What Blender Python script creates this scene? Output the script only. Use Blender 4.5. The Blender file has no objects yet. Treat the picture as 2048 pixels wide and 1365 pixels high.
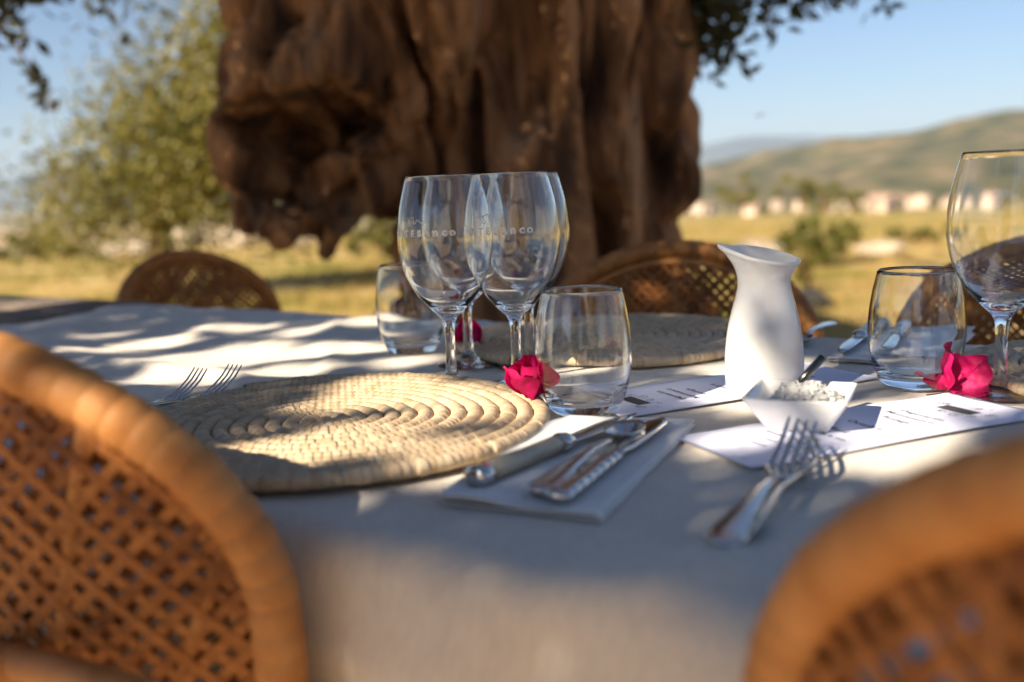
import bpy, bmesh, math, random
import numpy as np
from mathutils import Vector, Matrix, noise
random.seed(7); rng = np.random.default_rng(7)
R = math.radians
sc = bpy.context.scene
C = sc.collection

# ------------------------------------------------------------------ camera
cam = bpy.data.cameras.new('camera'); camo = bpy.data.objects.new('camera', cam); C.objects.link(camo)
cam.lens = 35; cam.sensor_width = 36; cam.sensor_fit = 'HORIZONTAL'
cam.clip_start = .02; cam.clip_end = 30000
cam.dof.use_dof = True; cam.dof.focus_distance = .965; cam.dof.aperture_fstop = 2.8
pitch, roll = R(8.96), R(2.3)
fw = Vector((0, math.cos(pitch), -math.sin(pitch))); up0 = Vector((0, math.sin(pitch), math.cos(pitch))); r0 = Vector((1, 0, 0))
rt = r0*math.cos(roll) - up0*math.sin(roll); up = up0*math.cos(roll) + r0*math.sin(roll)
M = Matrix((rt, up, -fw)).transposed().to_4x4(); M.translation = (0, 0, .958)
camo.matrix_world = M
sc.camera = camo

# ------------------------------------------------------------------ light
SUN_EL, SUN_AZ = R(33), R(227)          # azimuth clockwise from +Y
to_sun = Vector((math.sin(SUN_AZ)*math.cos(SUN_EL), math.cos(SUN_AZ)*math.cos(SUN_EL), math.sin(SUN_EL)))
w = bpy.data.worlds.new('World'); sc.world = w; w.use_nodes = True
wn, wl = w.node_tree.nodes, w.node_tree.links
sky = wn.new('ShaderNodeTexSky'); sky.sky_type = 'NISHITA'; sky.sun_disc = False
sky.sun_elevation = SUN_EL; sky.sun_rotation = SUN_AZ; sky.air_density = 1.0; sky.dust_density = .3; sky.ozone_density = 2.0
bg = wn['Background']; bg.inputs[1].default_value = .05
tint = wn.new('ShaderNodeMixRGB'); tint.blend_type = 'MULTIPLY'; tint.inputs[0].default_value = 1; tint.inputs[2].default_value = (.55, .69, .86, 1)   # clear late-summer air
wl.new(sky.outputs[0], tint.inputs[1]); wl.new(tint.outputs[0], bg.inputs[0])
sun = bpy.data.lights.new('sun', 'SUN'); sun.energy = 4.7; sun.angle = R(.53); sun.color = (1, .86, .68)
suno = bpy.data.objects.new('sun', sun); C.objects.link(suno)
suno.rotation_euler = (-to_sun).to_track_quat('-Z', 'Y').to_euler()
sc.view_settings.view_transform = 'Standard'; sc.view_settings.look = 'None'
sc.view_settings.exposure = 1.47; sc.view_settings.gamma = 1; sc.view_settings.use_curve_mapping = False
cy = sc.cycles
cy.use_denoising = True; cy.max_bounces = 24; cy.transmission_bounces = 20; cy.glossy_bounces = 8; cy.diffuse_bounces = 4
cy.transparent_max_bounces = 16; cy.caustics_refractive = True; cy.caustics_reflective = False
cy.sample_clamp_indirect = 6; cy.blur_glossy = .3; cy.volume_bounces = 0

# ------------------------------------------------------------------ helpers
def link(o): C.objects.link(o); return o
def mk(name, verts, faces, mat, parent=None, smooth=True, data=None):
    if data is None:
        data = bpy.data.meshes.new(name); data.from_pydata([tuple(v) for v in verts], [], faces)
        if mat: data.materials.append(mat)
        if smooth: data.polygons.foreach_set('use_smooth', [True]*len(data.polygons))
        data.update()
    o = link(bpy.data.objects.new(name, data))
    if parent: o.parent = parent
    return o
def bmk(name, bm, mat, parent=None, smooth=True):
    bmesh.ops.recalc_face_normals(bm, faces=bm.faces)
    me = bpy.data.meshes.new(name); bm.to_mesh(me); bm.free(); me.materials.append(mat)
    if smooth: me.polygons.foreach_set('use_smooth', [True]*len(me.polygons))
    return mk(name, 0, 0, 0, parent, data=me)
def empty(name, loc=(0, 0, 0), rz=0):
    o = link(bpy.data.objects.new(name, None)); o.location = loc; o.rotation_euler = (0, 0, rz); o.empty_display_size = .05; return o
def tag(o, label, cat, group=None):
    o['label'] = label; o['category'] = cat
    if group: o['group'] = group
    return o
def structure(o, label=None):
    o['kind'] = 'structure'
    if label: o['label'] = label
    return o
def dup(root, loc, rz, label, group=None):
    kids = {}
    for o in list(C.objects): kids.setdefault(o.parent, []).append(o)
    def cp(o, par):
        c = link(o.copy()); c.parent = par
        for k in kids.get(o, []): cp(k, c)
        return c
    r = cp(root, None); r.location = loc; r.rotation_euler = (0, 0, rz); r['label'] = label
    if group: r['group'] = group
    return r
def catmull(P, n):
    P = [np.array(p, float) for p in P]; out = []
    for i in range(len(P)-1):
        p0, p1, p2, p3 = P[max(i-1, 0)], P[i], P[i+1], P[min(i+2, len(P)-1)]
        for k in range(n):
            t = k/n
            out.append(.5*((2*p1)+(-p0+p2)*t+(2*p0-5*p1+4*p2-p3)*t*t+(-p0+3*p1-3*p2+p3)*t**3))
    out.append(P[-1]); return out
def lathe(prof, seg):
    V, F = [], []; idx = []
    for r, z in prof:
        if r < 1e-6: idx.append([len(V)]*seg); V.append((0, 0, z))
        else:
            idx.append(list(range(len(V), len(V)+seg)))
            V += [(r*math.cos(2*math.pi*k/seg), r*math.sin(2*math.pi*k/seg), z) for k in range(seg)]
    for a, b in zip(idx, idx[1:]):
        for k in range(seg):
            q = [a[k], a[(k+1) % seg], b[(k+1) % seg], b[k]]; u = []
            for i in q:
                if i not in u: u.append(i)
            if len(u) > 2: F.append(u)
    return V, F
def tube(path, rad, n=8, cap=True, V=None, F=None):
    V = [] if V is None else V; F = [] if F is None else F; base = len(V); N = len(path)
    path = [Vector(p) for p in path]; ref = None
    for i, p in enumerate(path):
        t = (path[min(i+1, N-1)]-path[max(i-1, 0)]).normalized()
        if ref is None: ref = t.orthogonal().normalized()
        ref = (ref - t*ref.dot(t)).normalized(); b = t.cross(ref)
        r = rad[i] if hasattr(rad, '__len__') else rad
        for k in range(n):
            a = 2*math.pi*k/n; V.append(p + (ref*math.cos(a)+b*math.sin(a))*r)
    for i in range(N-1):
        for k in range(n):
            F.append((base+i*n+k, base+i*n+(k+1) % n, base+(i+1)*n+(k+1) % n, base+(i+1)*n+k))
    if cap: F.append(tuple(base+k for k in range(n))[::-1]); F.append(tuple(base+(N-1)*n+k for k in range(n)))
    return V, F
def boxv(x0, x1, y0, y1, z0, z1, V=None, F=None):
    V = [] if V is None else V; F = [] if F is None else F; b = len(V)
    V += [(x, y, z) for z in (z0, z1) for y in (y0, y1) for x in (x0, x1)]
    F += [tuple(b+i for i in f) for f in ((0, 2, 3, 1), (4, 5, 7, 6), (0, 1, 5, 4), (2, 6, 7, 3), (0, 4, 6, 2), (1, 3, 7, 5))]
    return V, F
def bev(V, F, w, seg=2):
    bm = bmesh.new(); vs = [bm.verts.new(v) for v in V]
    for f in F: bm.faces.new([vs[i] for i in f])
    bmesh.ops.bevel(bm, geom=bm.edges[:], offset=w, segments=seg, affect='EDGES', profile=.5); return bm
def plate(path, hw, th, cup=0, seg=4):
    """a bar of changing half width along path [(x,z)], thickness th, rounded a little"""
    V, F = [], []; N = len(path); n = 2*(seg+1)
    for i, (x, z) in enumerate(path):
        h = hw[i]; t = th[i] if hasattr(th, '__len__') else th
        for k in range(seg+1):
            s = -1+2*k/seg; V.append((x, s*h, z+cup*s*s*h + t*.5*math.sqrt(max(.12, 1-s*s*.9))))
        for k in range(seg, -1, -1):
            s = -1+2*k/seg; V.append((x, s*h, z+cup*s*s*h - t*.5*math.sqrt(max(.12, 1-s*s*.9))))
    for i in range(N-1):
        for k in range(n): F.append((i*n+k, i*n+(k+1) % n, (i+1)*n+(k+1) % n, (i+1)*n+k))
    F.append(tuple(range(n))[::-1]); F.append(tuple((N-1)*n+k for k in range(n)))
    return V, F

# ------------------------------------------------------------------ materials
def nodes(name):
    m = bpy.data.materials.new(name); m.use_nodes = True; nt = m.node_tree
    return m, nt, nt.nodes['Principled BSDF'], (lambda t: nt.nodes.new('ShaderNode'+t)), nt.links.new
def ramp(new, stops):
    r = new('ValToRGB'); e = r.color_ramp.elements
    while len(e) < len(stops): e.new(.5)
    for k, (p, c) in enumerate(stops): e[k].position = p; e[k].color = (*c, 1)
    return r
def pm(name, stops, scale=20, detail=4, rough=.6, bump=0, bscale=None, metal=0, stretch=(1, 1, 1), spec=.5, sub=0, coord='Object', bdist=.01, transl=0, sheen=0):
    m, nt, P, new, L = nodes(name)
    P.inputs['Roughness'].default_value = rough; P.inputs['Metallic'].default_value = metal; P.inputs['Specular IOR Level'].default_value = spec
    if sheen: P.inputs['Sheen Weight'].default_value = sheen
    tc = new('TexCoord'); mp = new('Mapping'); mp.inputs['Scale'].default_value = stretch; L(tc.outputs[coord], mp.inputs[0])
    if len(stops) == 1: P.inputs['Base Color'].default_value = (*stops[0], 1); col = None
    else:
        nz = new('TexNoise'); nz.inputs['Scale'].default_value = scale; nz.inputs['Detail'].default_value = detail; L(mp.outputs[0], nz.inputs[0])
        n = len(stops); r = ramp(new, [(.3+.4*k/(n-1), c) for k, c in enumerate(stops)]); L(nz.outputs['Fac'], r.inputs[0]); L(r.outputs[0], P.inputs['Base Color']); col = r.outputs[0]
    if bump:
        nb = new('TexNoise'); nb.inputs['Scale'].default_value = bscale or scale*3; nb.inputs['Detail'].default_value = 5; L(mp.outputs[0], nb.inputs[0])
        b = new('Bump'); b.inputs['Strength'].default_value = bump; b.inputs['Distance'].default_value = bdist; L(nb.outputs['Fac'], b.inputs['Height']); L(b.outputs[0], P.inputs['Normal'])
    if transl:
        t = new('BsdfTranslucent'); mx = new('MixShader'); mx.inputs[0].default_value = transl
        if col: L(col, t.inputs[0])
        else: t.inputs[0].default_value = (*stops[0], 1)
        L(P.outputs[0], mx.inputs[1]); L(t.outputs[0], mx.inputs[2]); L(mx.outputs[0], nt.nodes['Material Output'].inputs[0])
    return m
def glass(name, tint=(1, 1, 1), ior=1.5):
    m, nt, P, new, L = nodes(name)
    P.inputs['Base Color'].default_value = (*tint, 1); P.inputs['Roughness'].default_value = 0
    P.inputs['Transmission Weight'].default_value = 1; P.inputs['IOR'].default_value = ior
    return m
M_glass = glass('clear_glass', (.985, .995, .99))
M_etch = nodes('etched_white'); 
_m, _nt, _P, _new, _L = M_etch; M_etch = _m
_P.inputs['Base Color'].default_value = (.85, .85, .87, 1); _P.inputs['Roughness'].default_value = .8
_t = _new('BsdfTransparent'); _mx = _new('MixShader'); _mx.inputs[0].default_value = .05; _L(_P.outputs[0], _mx.inputs[1]); _L(_t.outputs[0], _mx.inputs[2]); _L(_mx.outputs[0], _nt.nodes['Material Output'].inputs[0])
M_steel = pm('steel', [(.62, .6, .57), (.7, .68, .65)], 60, 3, .17, metal=1)
M_darksteel = pm('dark_steel', [(.10, .095, .09), (.16, .15, .14)], 60, 3, .25, metal=1)
M_bone = pm('bone_handle', [(.45, .38, .26), (.56, .49, .36), (.34, .27, .17)], 90, 4, .35, stretch=(.15, 1, 1))
M_porc = pm('white_porcelain', [(.74, .735, .72)], rough=.07, spec=.6)
M_salt = pm('salt_flakes', [(.88, .88, .86)], rough=.25, transl=.35)
M_paper = pm('menu_paper', [(.74, .76, .93), (.78, .80, .95)], 8, 2, .7, bump=.04, bscale=700)
M_ink = pm('ink', [(.03, .03, .035)], rough=.8)
M_panel = pm('dark_grey_ink', [(.035, .035, .04), (.10, .10, .11)], 300, 4, .8)
M_inkgrey = pm('grey_ink', [(.22, .22, .26)], rough=.8)
M_napkin = pm('paper_napkin', [(.82, .81, .78), (.88, .87, .84)], 30, 3, .9, bump=.25, bscale=900, bdist=.001)
M_bract = pm('magenta_bract', [(.45, .0, .075), (.66, .003, .13), (.78, .015, .2)], 60, 5, .6, bump=.4, bscale=160, bdist=.002, transl=.45)
M_stemb = pm('brown_stem', [(.06, .04, .02), (.10, .08, .03)], 80, 3, .7)
M_wood = pm('weathered_wood', [(.13, .095, .07), (.22, .17, .13), (.30, .25, .2)], 14, 6, .85, bump=.5, stretch=(1, 12, 12))
M_bark = pm('olive_bark', [(.02, .009, .004), (.12, .056, .022), (.33, .17, .072), (.31, .20, .12)], 9, 9, .9, bump=1, bscale=24, stretch=(1, 1, .28), bdist=.04)
M_leaf = pm('olive_leaf', [(.045, .05, .02), (.08, .082, .03), (.115, .105, .045)], 9, 3, .5, transl=.45)
M_leaf2 = pm('field_tree_leaf', [(.10, .105, .016), (.19, .17, .03), (.30, .24, .055)], 2.2, 4, .6, transl=.35)
M_bush = pm('bush_leaf', [(.07, .085, .012), (.14, .14, .02), (.24, .2, .05)], 2.5, 4, .6, transl=.3)
M_grass = pm('dry_grass', [(.16, .17, .03), (.40, .27, .085), (.52, .36, .13)], .7, 4, .8, transl=.3)
M_stone = pm('field_stone', [(.30, .24, .17), (.45, .36, .25), (.55, .45, .33)], 3, 5, .9, bump=.6)
M_darkstone = pm('dark_stone', [(.02, .018, .018), (.05, .045, .04)], 6, 4, .9, bump=.6)
M_wall_a = pm('limewash', [(.55, .42, .31), (.68, .54, .41)], .3, 4, .9)
M_housewall = pm('yard_house_stone', [(.38, .27, .15), (.50, .37, .22), (.58, .45, .29)], 1.4, 6, .9, bump=.6)
M_roof = pm('terracotta', [(.36, .22, .14), (.48, .32, .22)], 2, 4, .9)
M_dark = pm('window_dark', [(.03, .03, .035)], rough=.2)

def cane_material(name, c):
    m, nt, P, new, L = nodes(name)
    oi = new('ObjectInfo'); tc = new('TexCoord'); nz = new('TexNoise'); nz.inputs['Scale'].default_value = 35; nz.inputs['Detail'].default_value = 4; L(tc.outputs['Object'], nz.inputs[0])
    ad = new('Math'); ad.operation = 'MULTIPLY_ADD'; ad.inputs[1].default_value = .35; L(oi.outputs['Random'], ad.inputs[0]); 
    m2 = new('Math'); m2.operation = 'MULTIPLY'; m2.inputs[1].default_value = .75; L(nz.outputs['Fac'], m2.inputs[0]); L(m2.outputs[0], ad.inputs[2])
    r = ramp(new, [(.25, c[0]), (.5, c[1]), (.8, c[2])]); L(ad.outputs[0], r.inputs[0]); L(r.outputs[0], P.inputs['Base Color'])
    P.inputs['Roughness'].default_value = .58; P.inputs['Specular IOR Level'].default_value = .35
    wv = new('TexNoise'); wv.inputs['Scale'].default_value = 240; L(tc.outputs['Object'], wv.inputs[0]); b = new('Bump'); b.inputs['Strength'].default_value = .25; b.inputs['Distance'].default_value = .002
    L(wv.outputs['Fac'], b.inputs['Height']); L(b.outputs[0], P.inputs['Normal'])
    return m
M_cane = cane_material('cane', [(.11, .034, .006), (.26, .09, .017), (.38, .15, .036)])
M_rim = cane_material('rattan_rim', [(.21, .075, .016), (.40, .165, .042), (.53, .26, .088)])

def linen():
    m, nt, P, new, L = nodes('linen')
    tc = new('TexCoord'); nz = new('TexNoise'); nz.inputs['Scale'].default_value = 5; nz.inputs['Detail'].default_value = 5; L(tc.outputs['Object'], nz.inputs[0])
    r = ramp(new, [(.3, (.66, .60, .51)), (.7, (.74, .68, .585))]); L(nz.outputs['Fac'], r.inputs[0]); 
    # slubby yarns in both directions
    hs = []
    for st in ((900, 60, 60), (60, 900, 60)):
        mp = new('Mapping'); mp.inputs['Scale'].default_value = st; L(tc.outputs['Object'], mp.inputs[0]); q = new('TexNoise'); q.inputs['Scale'].default_value = 1; q.inputs['Detail'].default_value = 2; L(mp.outputs[0], q.inputs[0]); hs.append(q)
    ad = new('Math'); ad.operation = 'ADD'; L(hs[0].outputs['Fac'], ad.inputs[0]); L(hs[1].outputs['Fac'], ad.inputs[1])
    mr = new('MapRange'); mr.inputs['From Min'].default_value = .7; mr.inputs['From Max'].default_value = 1.3; mr.inputs['To Min'].default_value = .9; mr.inputs['To Max'].default_value = 1.08; L(ad.outputs[0], mr.inputs[0])
    mx = new('MixRGB'); mx.blend_type = 'MULTIPLY'; mx.inputs[0].default_value = 1; L(r.outputs[0], mx.inputs[1]); L(mr.outputs[0], mx.inputs[2]); L(mx.outputs[0], P.inputs['Base Color'])
    cr = new('TexNoise'); cr.inputs['Scale'].default_value = 38; cr.inputs['Detail'].default_value = 6; cr.inputs['Distortion'].default_value = 1.2; L(tc.outputs['Object'], cr.inputs[0])
    b1 = new('Bump'); b1.inputs['Strength'].default_value = .25; b1.inputs['Distance'].default_value = .004; L(cr.outputs['Fac'], b1.inputs['Height'])
    b2 = new('Bump'); b2.inputs['Strength'].default_value = .3; b2.inputs['Distance'].default_value = .0006; L(ad.outputs[0], b2.inputs['Height']); L(b1.outputs[0], b2.inputs['Normal']); L(b2.outputs[0], P.inputs['Normal'])
    P.inputs['Roughness'].default_value = .9; P.inputs['Specular IOR Level'].default_value = .15; P.inputs['Sheen Weight'].default_value = .15
    return m
M_linen = linen()
def palm():
    m, nt, P, new, L = nodes('palm_straw')
    at = new('Attribute'); at.attribute_name = 'tone'
    r = ramp(new, [(0, (.36, .25, .14)), (.35, (.53, .40, .25)), (.75, (.62, .49, .33)), (1, (.68, .56, .41))]); 
    tc = new('TexCoord'); nz = new('TexNoise'); nz.inputs['Scale'].default_value = 420; nz.inputs['Detail'].default_value = 3; L(tc.outputs['Object'], nz.inputs[0])
    ad = new('Math'); ad.operation = 'MULTIPLY_ADD'; ad.inputs[1].default_value = .35; L(nz.outputs['Fac'], ad.inputs[0]); sb = new('Math'); sb.operation = 'SUBTRACT'; sb.inputs[1].default_value = .17; L(at.outputs['Fac'], sb.inputs[0]); L(sb.outputs[0], ad.inputs[2])
    L(ad.outputs[0], r.inputs[0]); L(r.outputs[0], P.inputs['Base Color']); P.inputs['Roughness'].default_value = .6
    b = new('Bump'); b.inputs['Strength'].default_value = .35; b.inputs['Distance'].default_value = .0015; L(nz.outputs['Fac'], b.inputs['Height']); L(b.outputs[0], P.inputs['Normal'])
    return m
M_palm = palm()
def earth():
    m, nt, P, new, L = nodes('dry_field')
    ge = new('NewGeometry'); n1 = new('TexNoise'); n1.inputs['Scale'].default_value = .5; n1.inputs['Detail'].default_value = 7; n1.inputs['Roughness'].default_value = .65; L(ge.outputs['Position'], n1.inputs[0])
    r = ramp(new, [(.34, (.12, .135, .02)), (.44, (.24, .2, .045)), (.52, (.38, .265, .085)), (.60, (.50, .36, .15)), (.70, (.58, .46, .28))]); L(n1.outputs['Fac'], r.inputs[0])
    n2 = new('TexNoise'); n2.inputs['Scale'].default_value = .012; n2.inputs['Detail'].default_value = 6; L(ge.outputs['Position'], n2.inputs[0])
    r2 = ramp(new, [(.38, (.10, .11, .03)), (.5, (.27, .2, .08)), (.62, (.40, .30, .15))]); L(n2.outputs['Fac'], r2.inputs[0])
    # far fields blend in with distance from the table; bare sandy yard on the house side
    ln = new('VectorMath'); ln.operation = 'LENGTH'; L(ge.outputs['Position'], ln.inputs[0])
    mr = new('MapRange'); mr.inputs['From Min'].default_value = 40; mr.inputs['From Max'].default_value = 160; L(ln.outputs['Value'], mr.inputs[0])
    mx = new('MixRGB'); L(mr.outputs[0], mx.inputs[0]); L(r.outputs[0], mx.inputs[1]); L(r2.outputs[0], mx.inputs[2])
    sx = new('SeparateXYZ'); L(ge.outputs['Position'], sx.inputs[0]); yd = new('MapRange'); yd.inputs['From Min'].default_value = 4.2; yd.inputs['From Max'].default_value = 1.5; L(sx.outputs['Y'], yd.inputs[0])
    n3 = new('TexNoise'); n3.inputs['Scale'].default_value = 6; n3.inputs['Detail'].default_value = 8; L(ge.outputs['Position'], n3.inputs[0]); r3 = ramp(new, [(.3, (.50, .36, .22)), (.7, (.66, .49, .32))]); L(n3.outputs['Fac'], r3.inputs[0])
    m2 = new('MixRGB'); L(yd.outputs[0], m2.inputs[0]); L(mx.outputs[0], m2.inputs[1]); L(r3.outputs[0], m2.inputs[2]); L(m2.outputs[0], P.inputs['Base Color'])
    P.inputs['Roughness'].default_value = .95; P.inputs['Specular IOR Level'].default_value = .1
    b = new('Bump'); b.inputs['Strength'].default_value = .6; b.inputs['Distance'].default_value = .05; L(n3.outputs['Fac'], b.inputs['Height']); L(b.outputs[0], P.inputs['Normal'])
    return m
M_earth = earth()
def hillmat(name, stops, scale):
    return pm(name, stops, scale, 8, .95, spec=.1)
M_hill = hillmat('scrub_hill', [(.022, .028, .008), (.075, .072, .024), (.15, .115, .05), (.23, .16, .09)], .016)
M_mount = hillmat('mountain_rock', [(.035, .05, .045), (.06, .075, .065), (.09, .10, .085)], .002)

# ------------------------------------------------------------------ table frame of reference
TU = Vector((.84, -.5426, 0)).normalized(); TN = Vector((-TU.y, TU.x, 0))   # along / across the long table
TANG = math.atan2(TU.y, TU.x)
def uv(u, v, z=0): p = TU*u + TN*v; return Vector((p.x, p.y, z))
def to_uv(x, y): return x*TU.x+y*TU.y, x*TN.x+y*TN.y
TOP = .75

# ------------------------------------------------------------------ ground, hills, mountains
def gz(x, y):
    d = math.hypot(x, y); v = x*TN.x+y*TN.y
    z = .014 - .038*max(-1, min(2.2, v-.3))
    if d > 9: z += .05*noise.noise((x*.25, y*.25, 3))*min(1, (d-9)/6)
    if d > 15: z -= 40*(1-math.exp(-(d-15)/640.))*min(1, .35+(d-15)/300)
    return z
V, F = [], []; NA = 240; rad = [0]+[1.2*1.085**k for k in range(118)]
for r in rad:
    for a in range(NA):
        x, y = r*math.sin(2*math.pi*a/NA), r*math.cos(2*math.pi*a/NA); V.append((x, y, gz(x, y)))
for i in range(len(rad)-1):
    for a in range(NA): F.append((i*NA+a, i*NA+(a+1) % NA, (i+1)*NA+(a+1) % NA, (i+1)*NA+a))
structure(mk('ground', V, F, M_earth), 'dry golden field falling away beyond the table, sandy yard on the house side')

def ridge(name, az0, az1, d0, d1, prof, mat, base, rough, seed, label):
    """prof: (azimuth deg, elevation deg of the crest); crest at mid depth"""
    V, F = [], []; na, nd = 150, 26
    xs = [p[0] for p in prof]; ys = [p[1] for p in prof]
    for i in range(na+1):
        az = az0+(az1-az0)*i/na; el = float(np.interp(az, xs, ys))
        for j in range(nd+1):
            t = j/nd; d = d0+(d1-d0)*t; h = math.sin(min(1, t/.72)*math.pi/2)**1.15 if t < .72 else math.cos((t-.72)/.28*math.pi/2)**.8
            crest = .958+math.tan(R(el))*(d0+(d1-d0)*.72)
            x, y = d*math.sin(R(az)), d*math.cos(R(az))
            z = base+(crest-base)*h + rough*(d1-d0)*h*noise.fractal((x/(d1-d0)*5, y/(d1-d0)*5, seed), 1, 2, 5)*(1-.75*max(0, 1-abs(t-.72)*5))
            V.append((x, y, z))
    n = nd+1
    for i in range(na):
        for j in range(nd): F.append((i*n+j, (i+1)*n+j, (i+1)*n+j+1, i*n+j+1))
    o = structure(mk(name, V, F, mat), label)
    return o
ridge('hill', 4, 70, 880, 2300, [(4, -.6), (8, -.1), (11, .35), (13.4, .62), (16, .9), (18.7, 1.12), (21.3, 1.4), (23.7, 1.75), (26, 2.0), (29, 2.1), (34, 2.0), (42, 2.4), (52, 1.6), (70, .2)], M_hill, -43, .03, 4, 'scrub covered hill rising behind the village')
ridge('mountain', -75, 34, 6200, 9500, [(-75, 1.2), (-55, 1.9), (-40, 1.3), (-30, .9), (-27, 1.05), (-25, 1.5), (-21, 1.9), (-16, 1.5), (-9, 1.9), (0, 2.4), (7, 1.9), (10.5, 1.55), (12, 1.9), (13.2, 2.12), (15, 2.0), (18, 1.75), (22, 1.5), (34, 1.2)], M_mount, -60, .02, 9, 'far blue mountain range on the horizon')

# ------------------------------------------------------------------ leaf helpers
def leaf_mesh(P, size, asp=.38, droop=.2, seed=1):
    """one diamond leaf per point, random facing"""
    g = np.random.default_rng(seed); n = len(P)
    ax = g.normal(size=(n, 3)); ax[:, 2] -= droop; ax /= np.linalg.norm(ax, axis=1)[:, None]
    sd = np.cross(ax, g.normal(size=(n, 3))); sd /= np.linalg.norm(sd, axis=1)[:, None]
    L = size*(.7+.6*g.random(n))[:, None]
    nr = np.cross(ax, sd)*L*.08
    A, B, Cc, D = P-ax*L*.5, P+sd*L*asp*.5+nr, P+ax*L*.5, P-sd*L*asp*.5+nr
    V = np.stack([A, B, Cc, D], 1).reshape(-1, 3)
    me = bpy.data.meshes.new('leaves'); me.vertices.add(4*n); me.vertices.foreach_set('co', V.astype(np.float32).ravel())
    me.loops.add(4*n); me.loops.foreach_set('vertex_index', np.arange(4*n, dtype=np.int32)); me.polygons.add(n)
    me.polygons.foreach_set('loop_start', np.arange(0, 4*n, 4, dtype=np.int32)); me.update(calc_edges=True); me.validate()
    return me
def leaves(name, P, size, mat, parent=None, asp=.38, droop=.2, seed=1):
    me = leaf_mesh(np.asarray(P, float), size, asp, droop, seed); me.materials.append(mat)
    o = mk(name, 0, 0, 0, parent, data=me); o['kind'] = 'stuff'; return o

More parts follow.
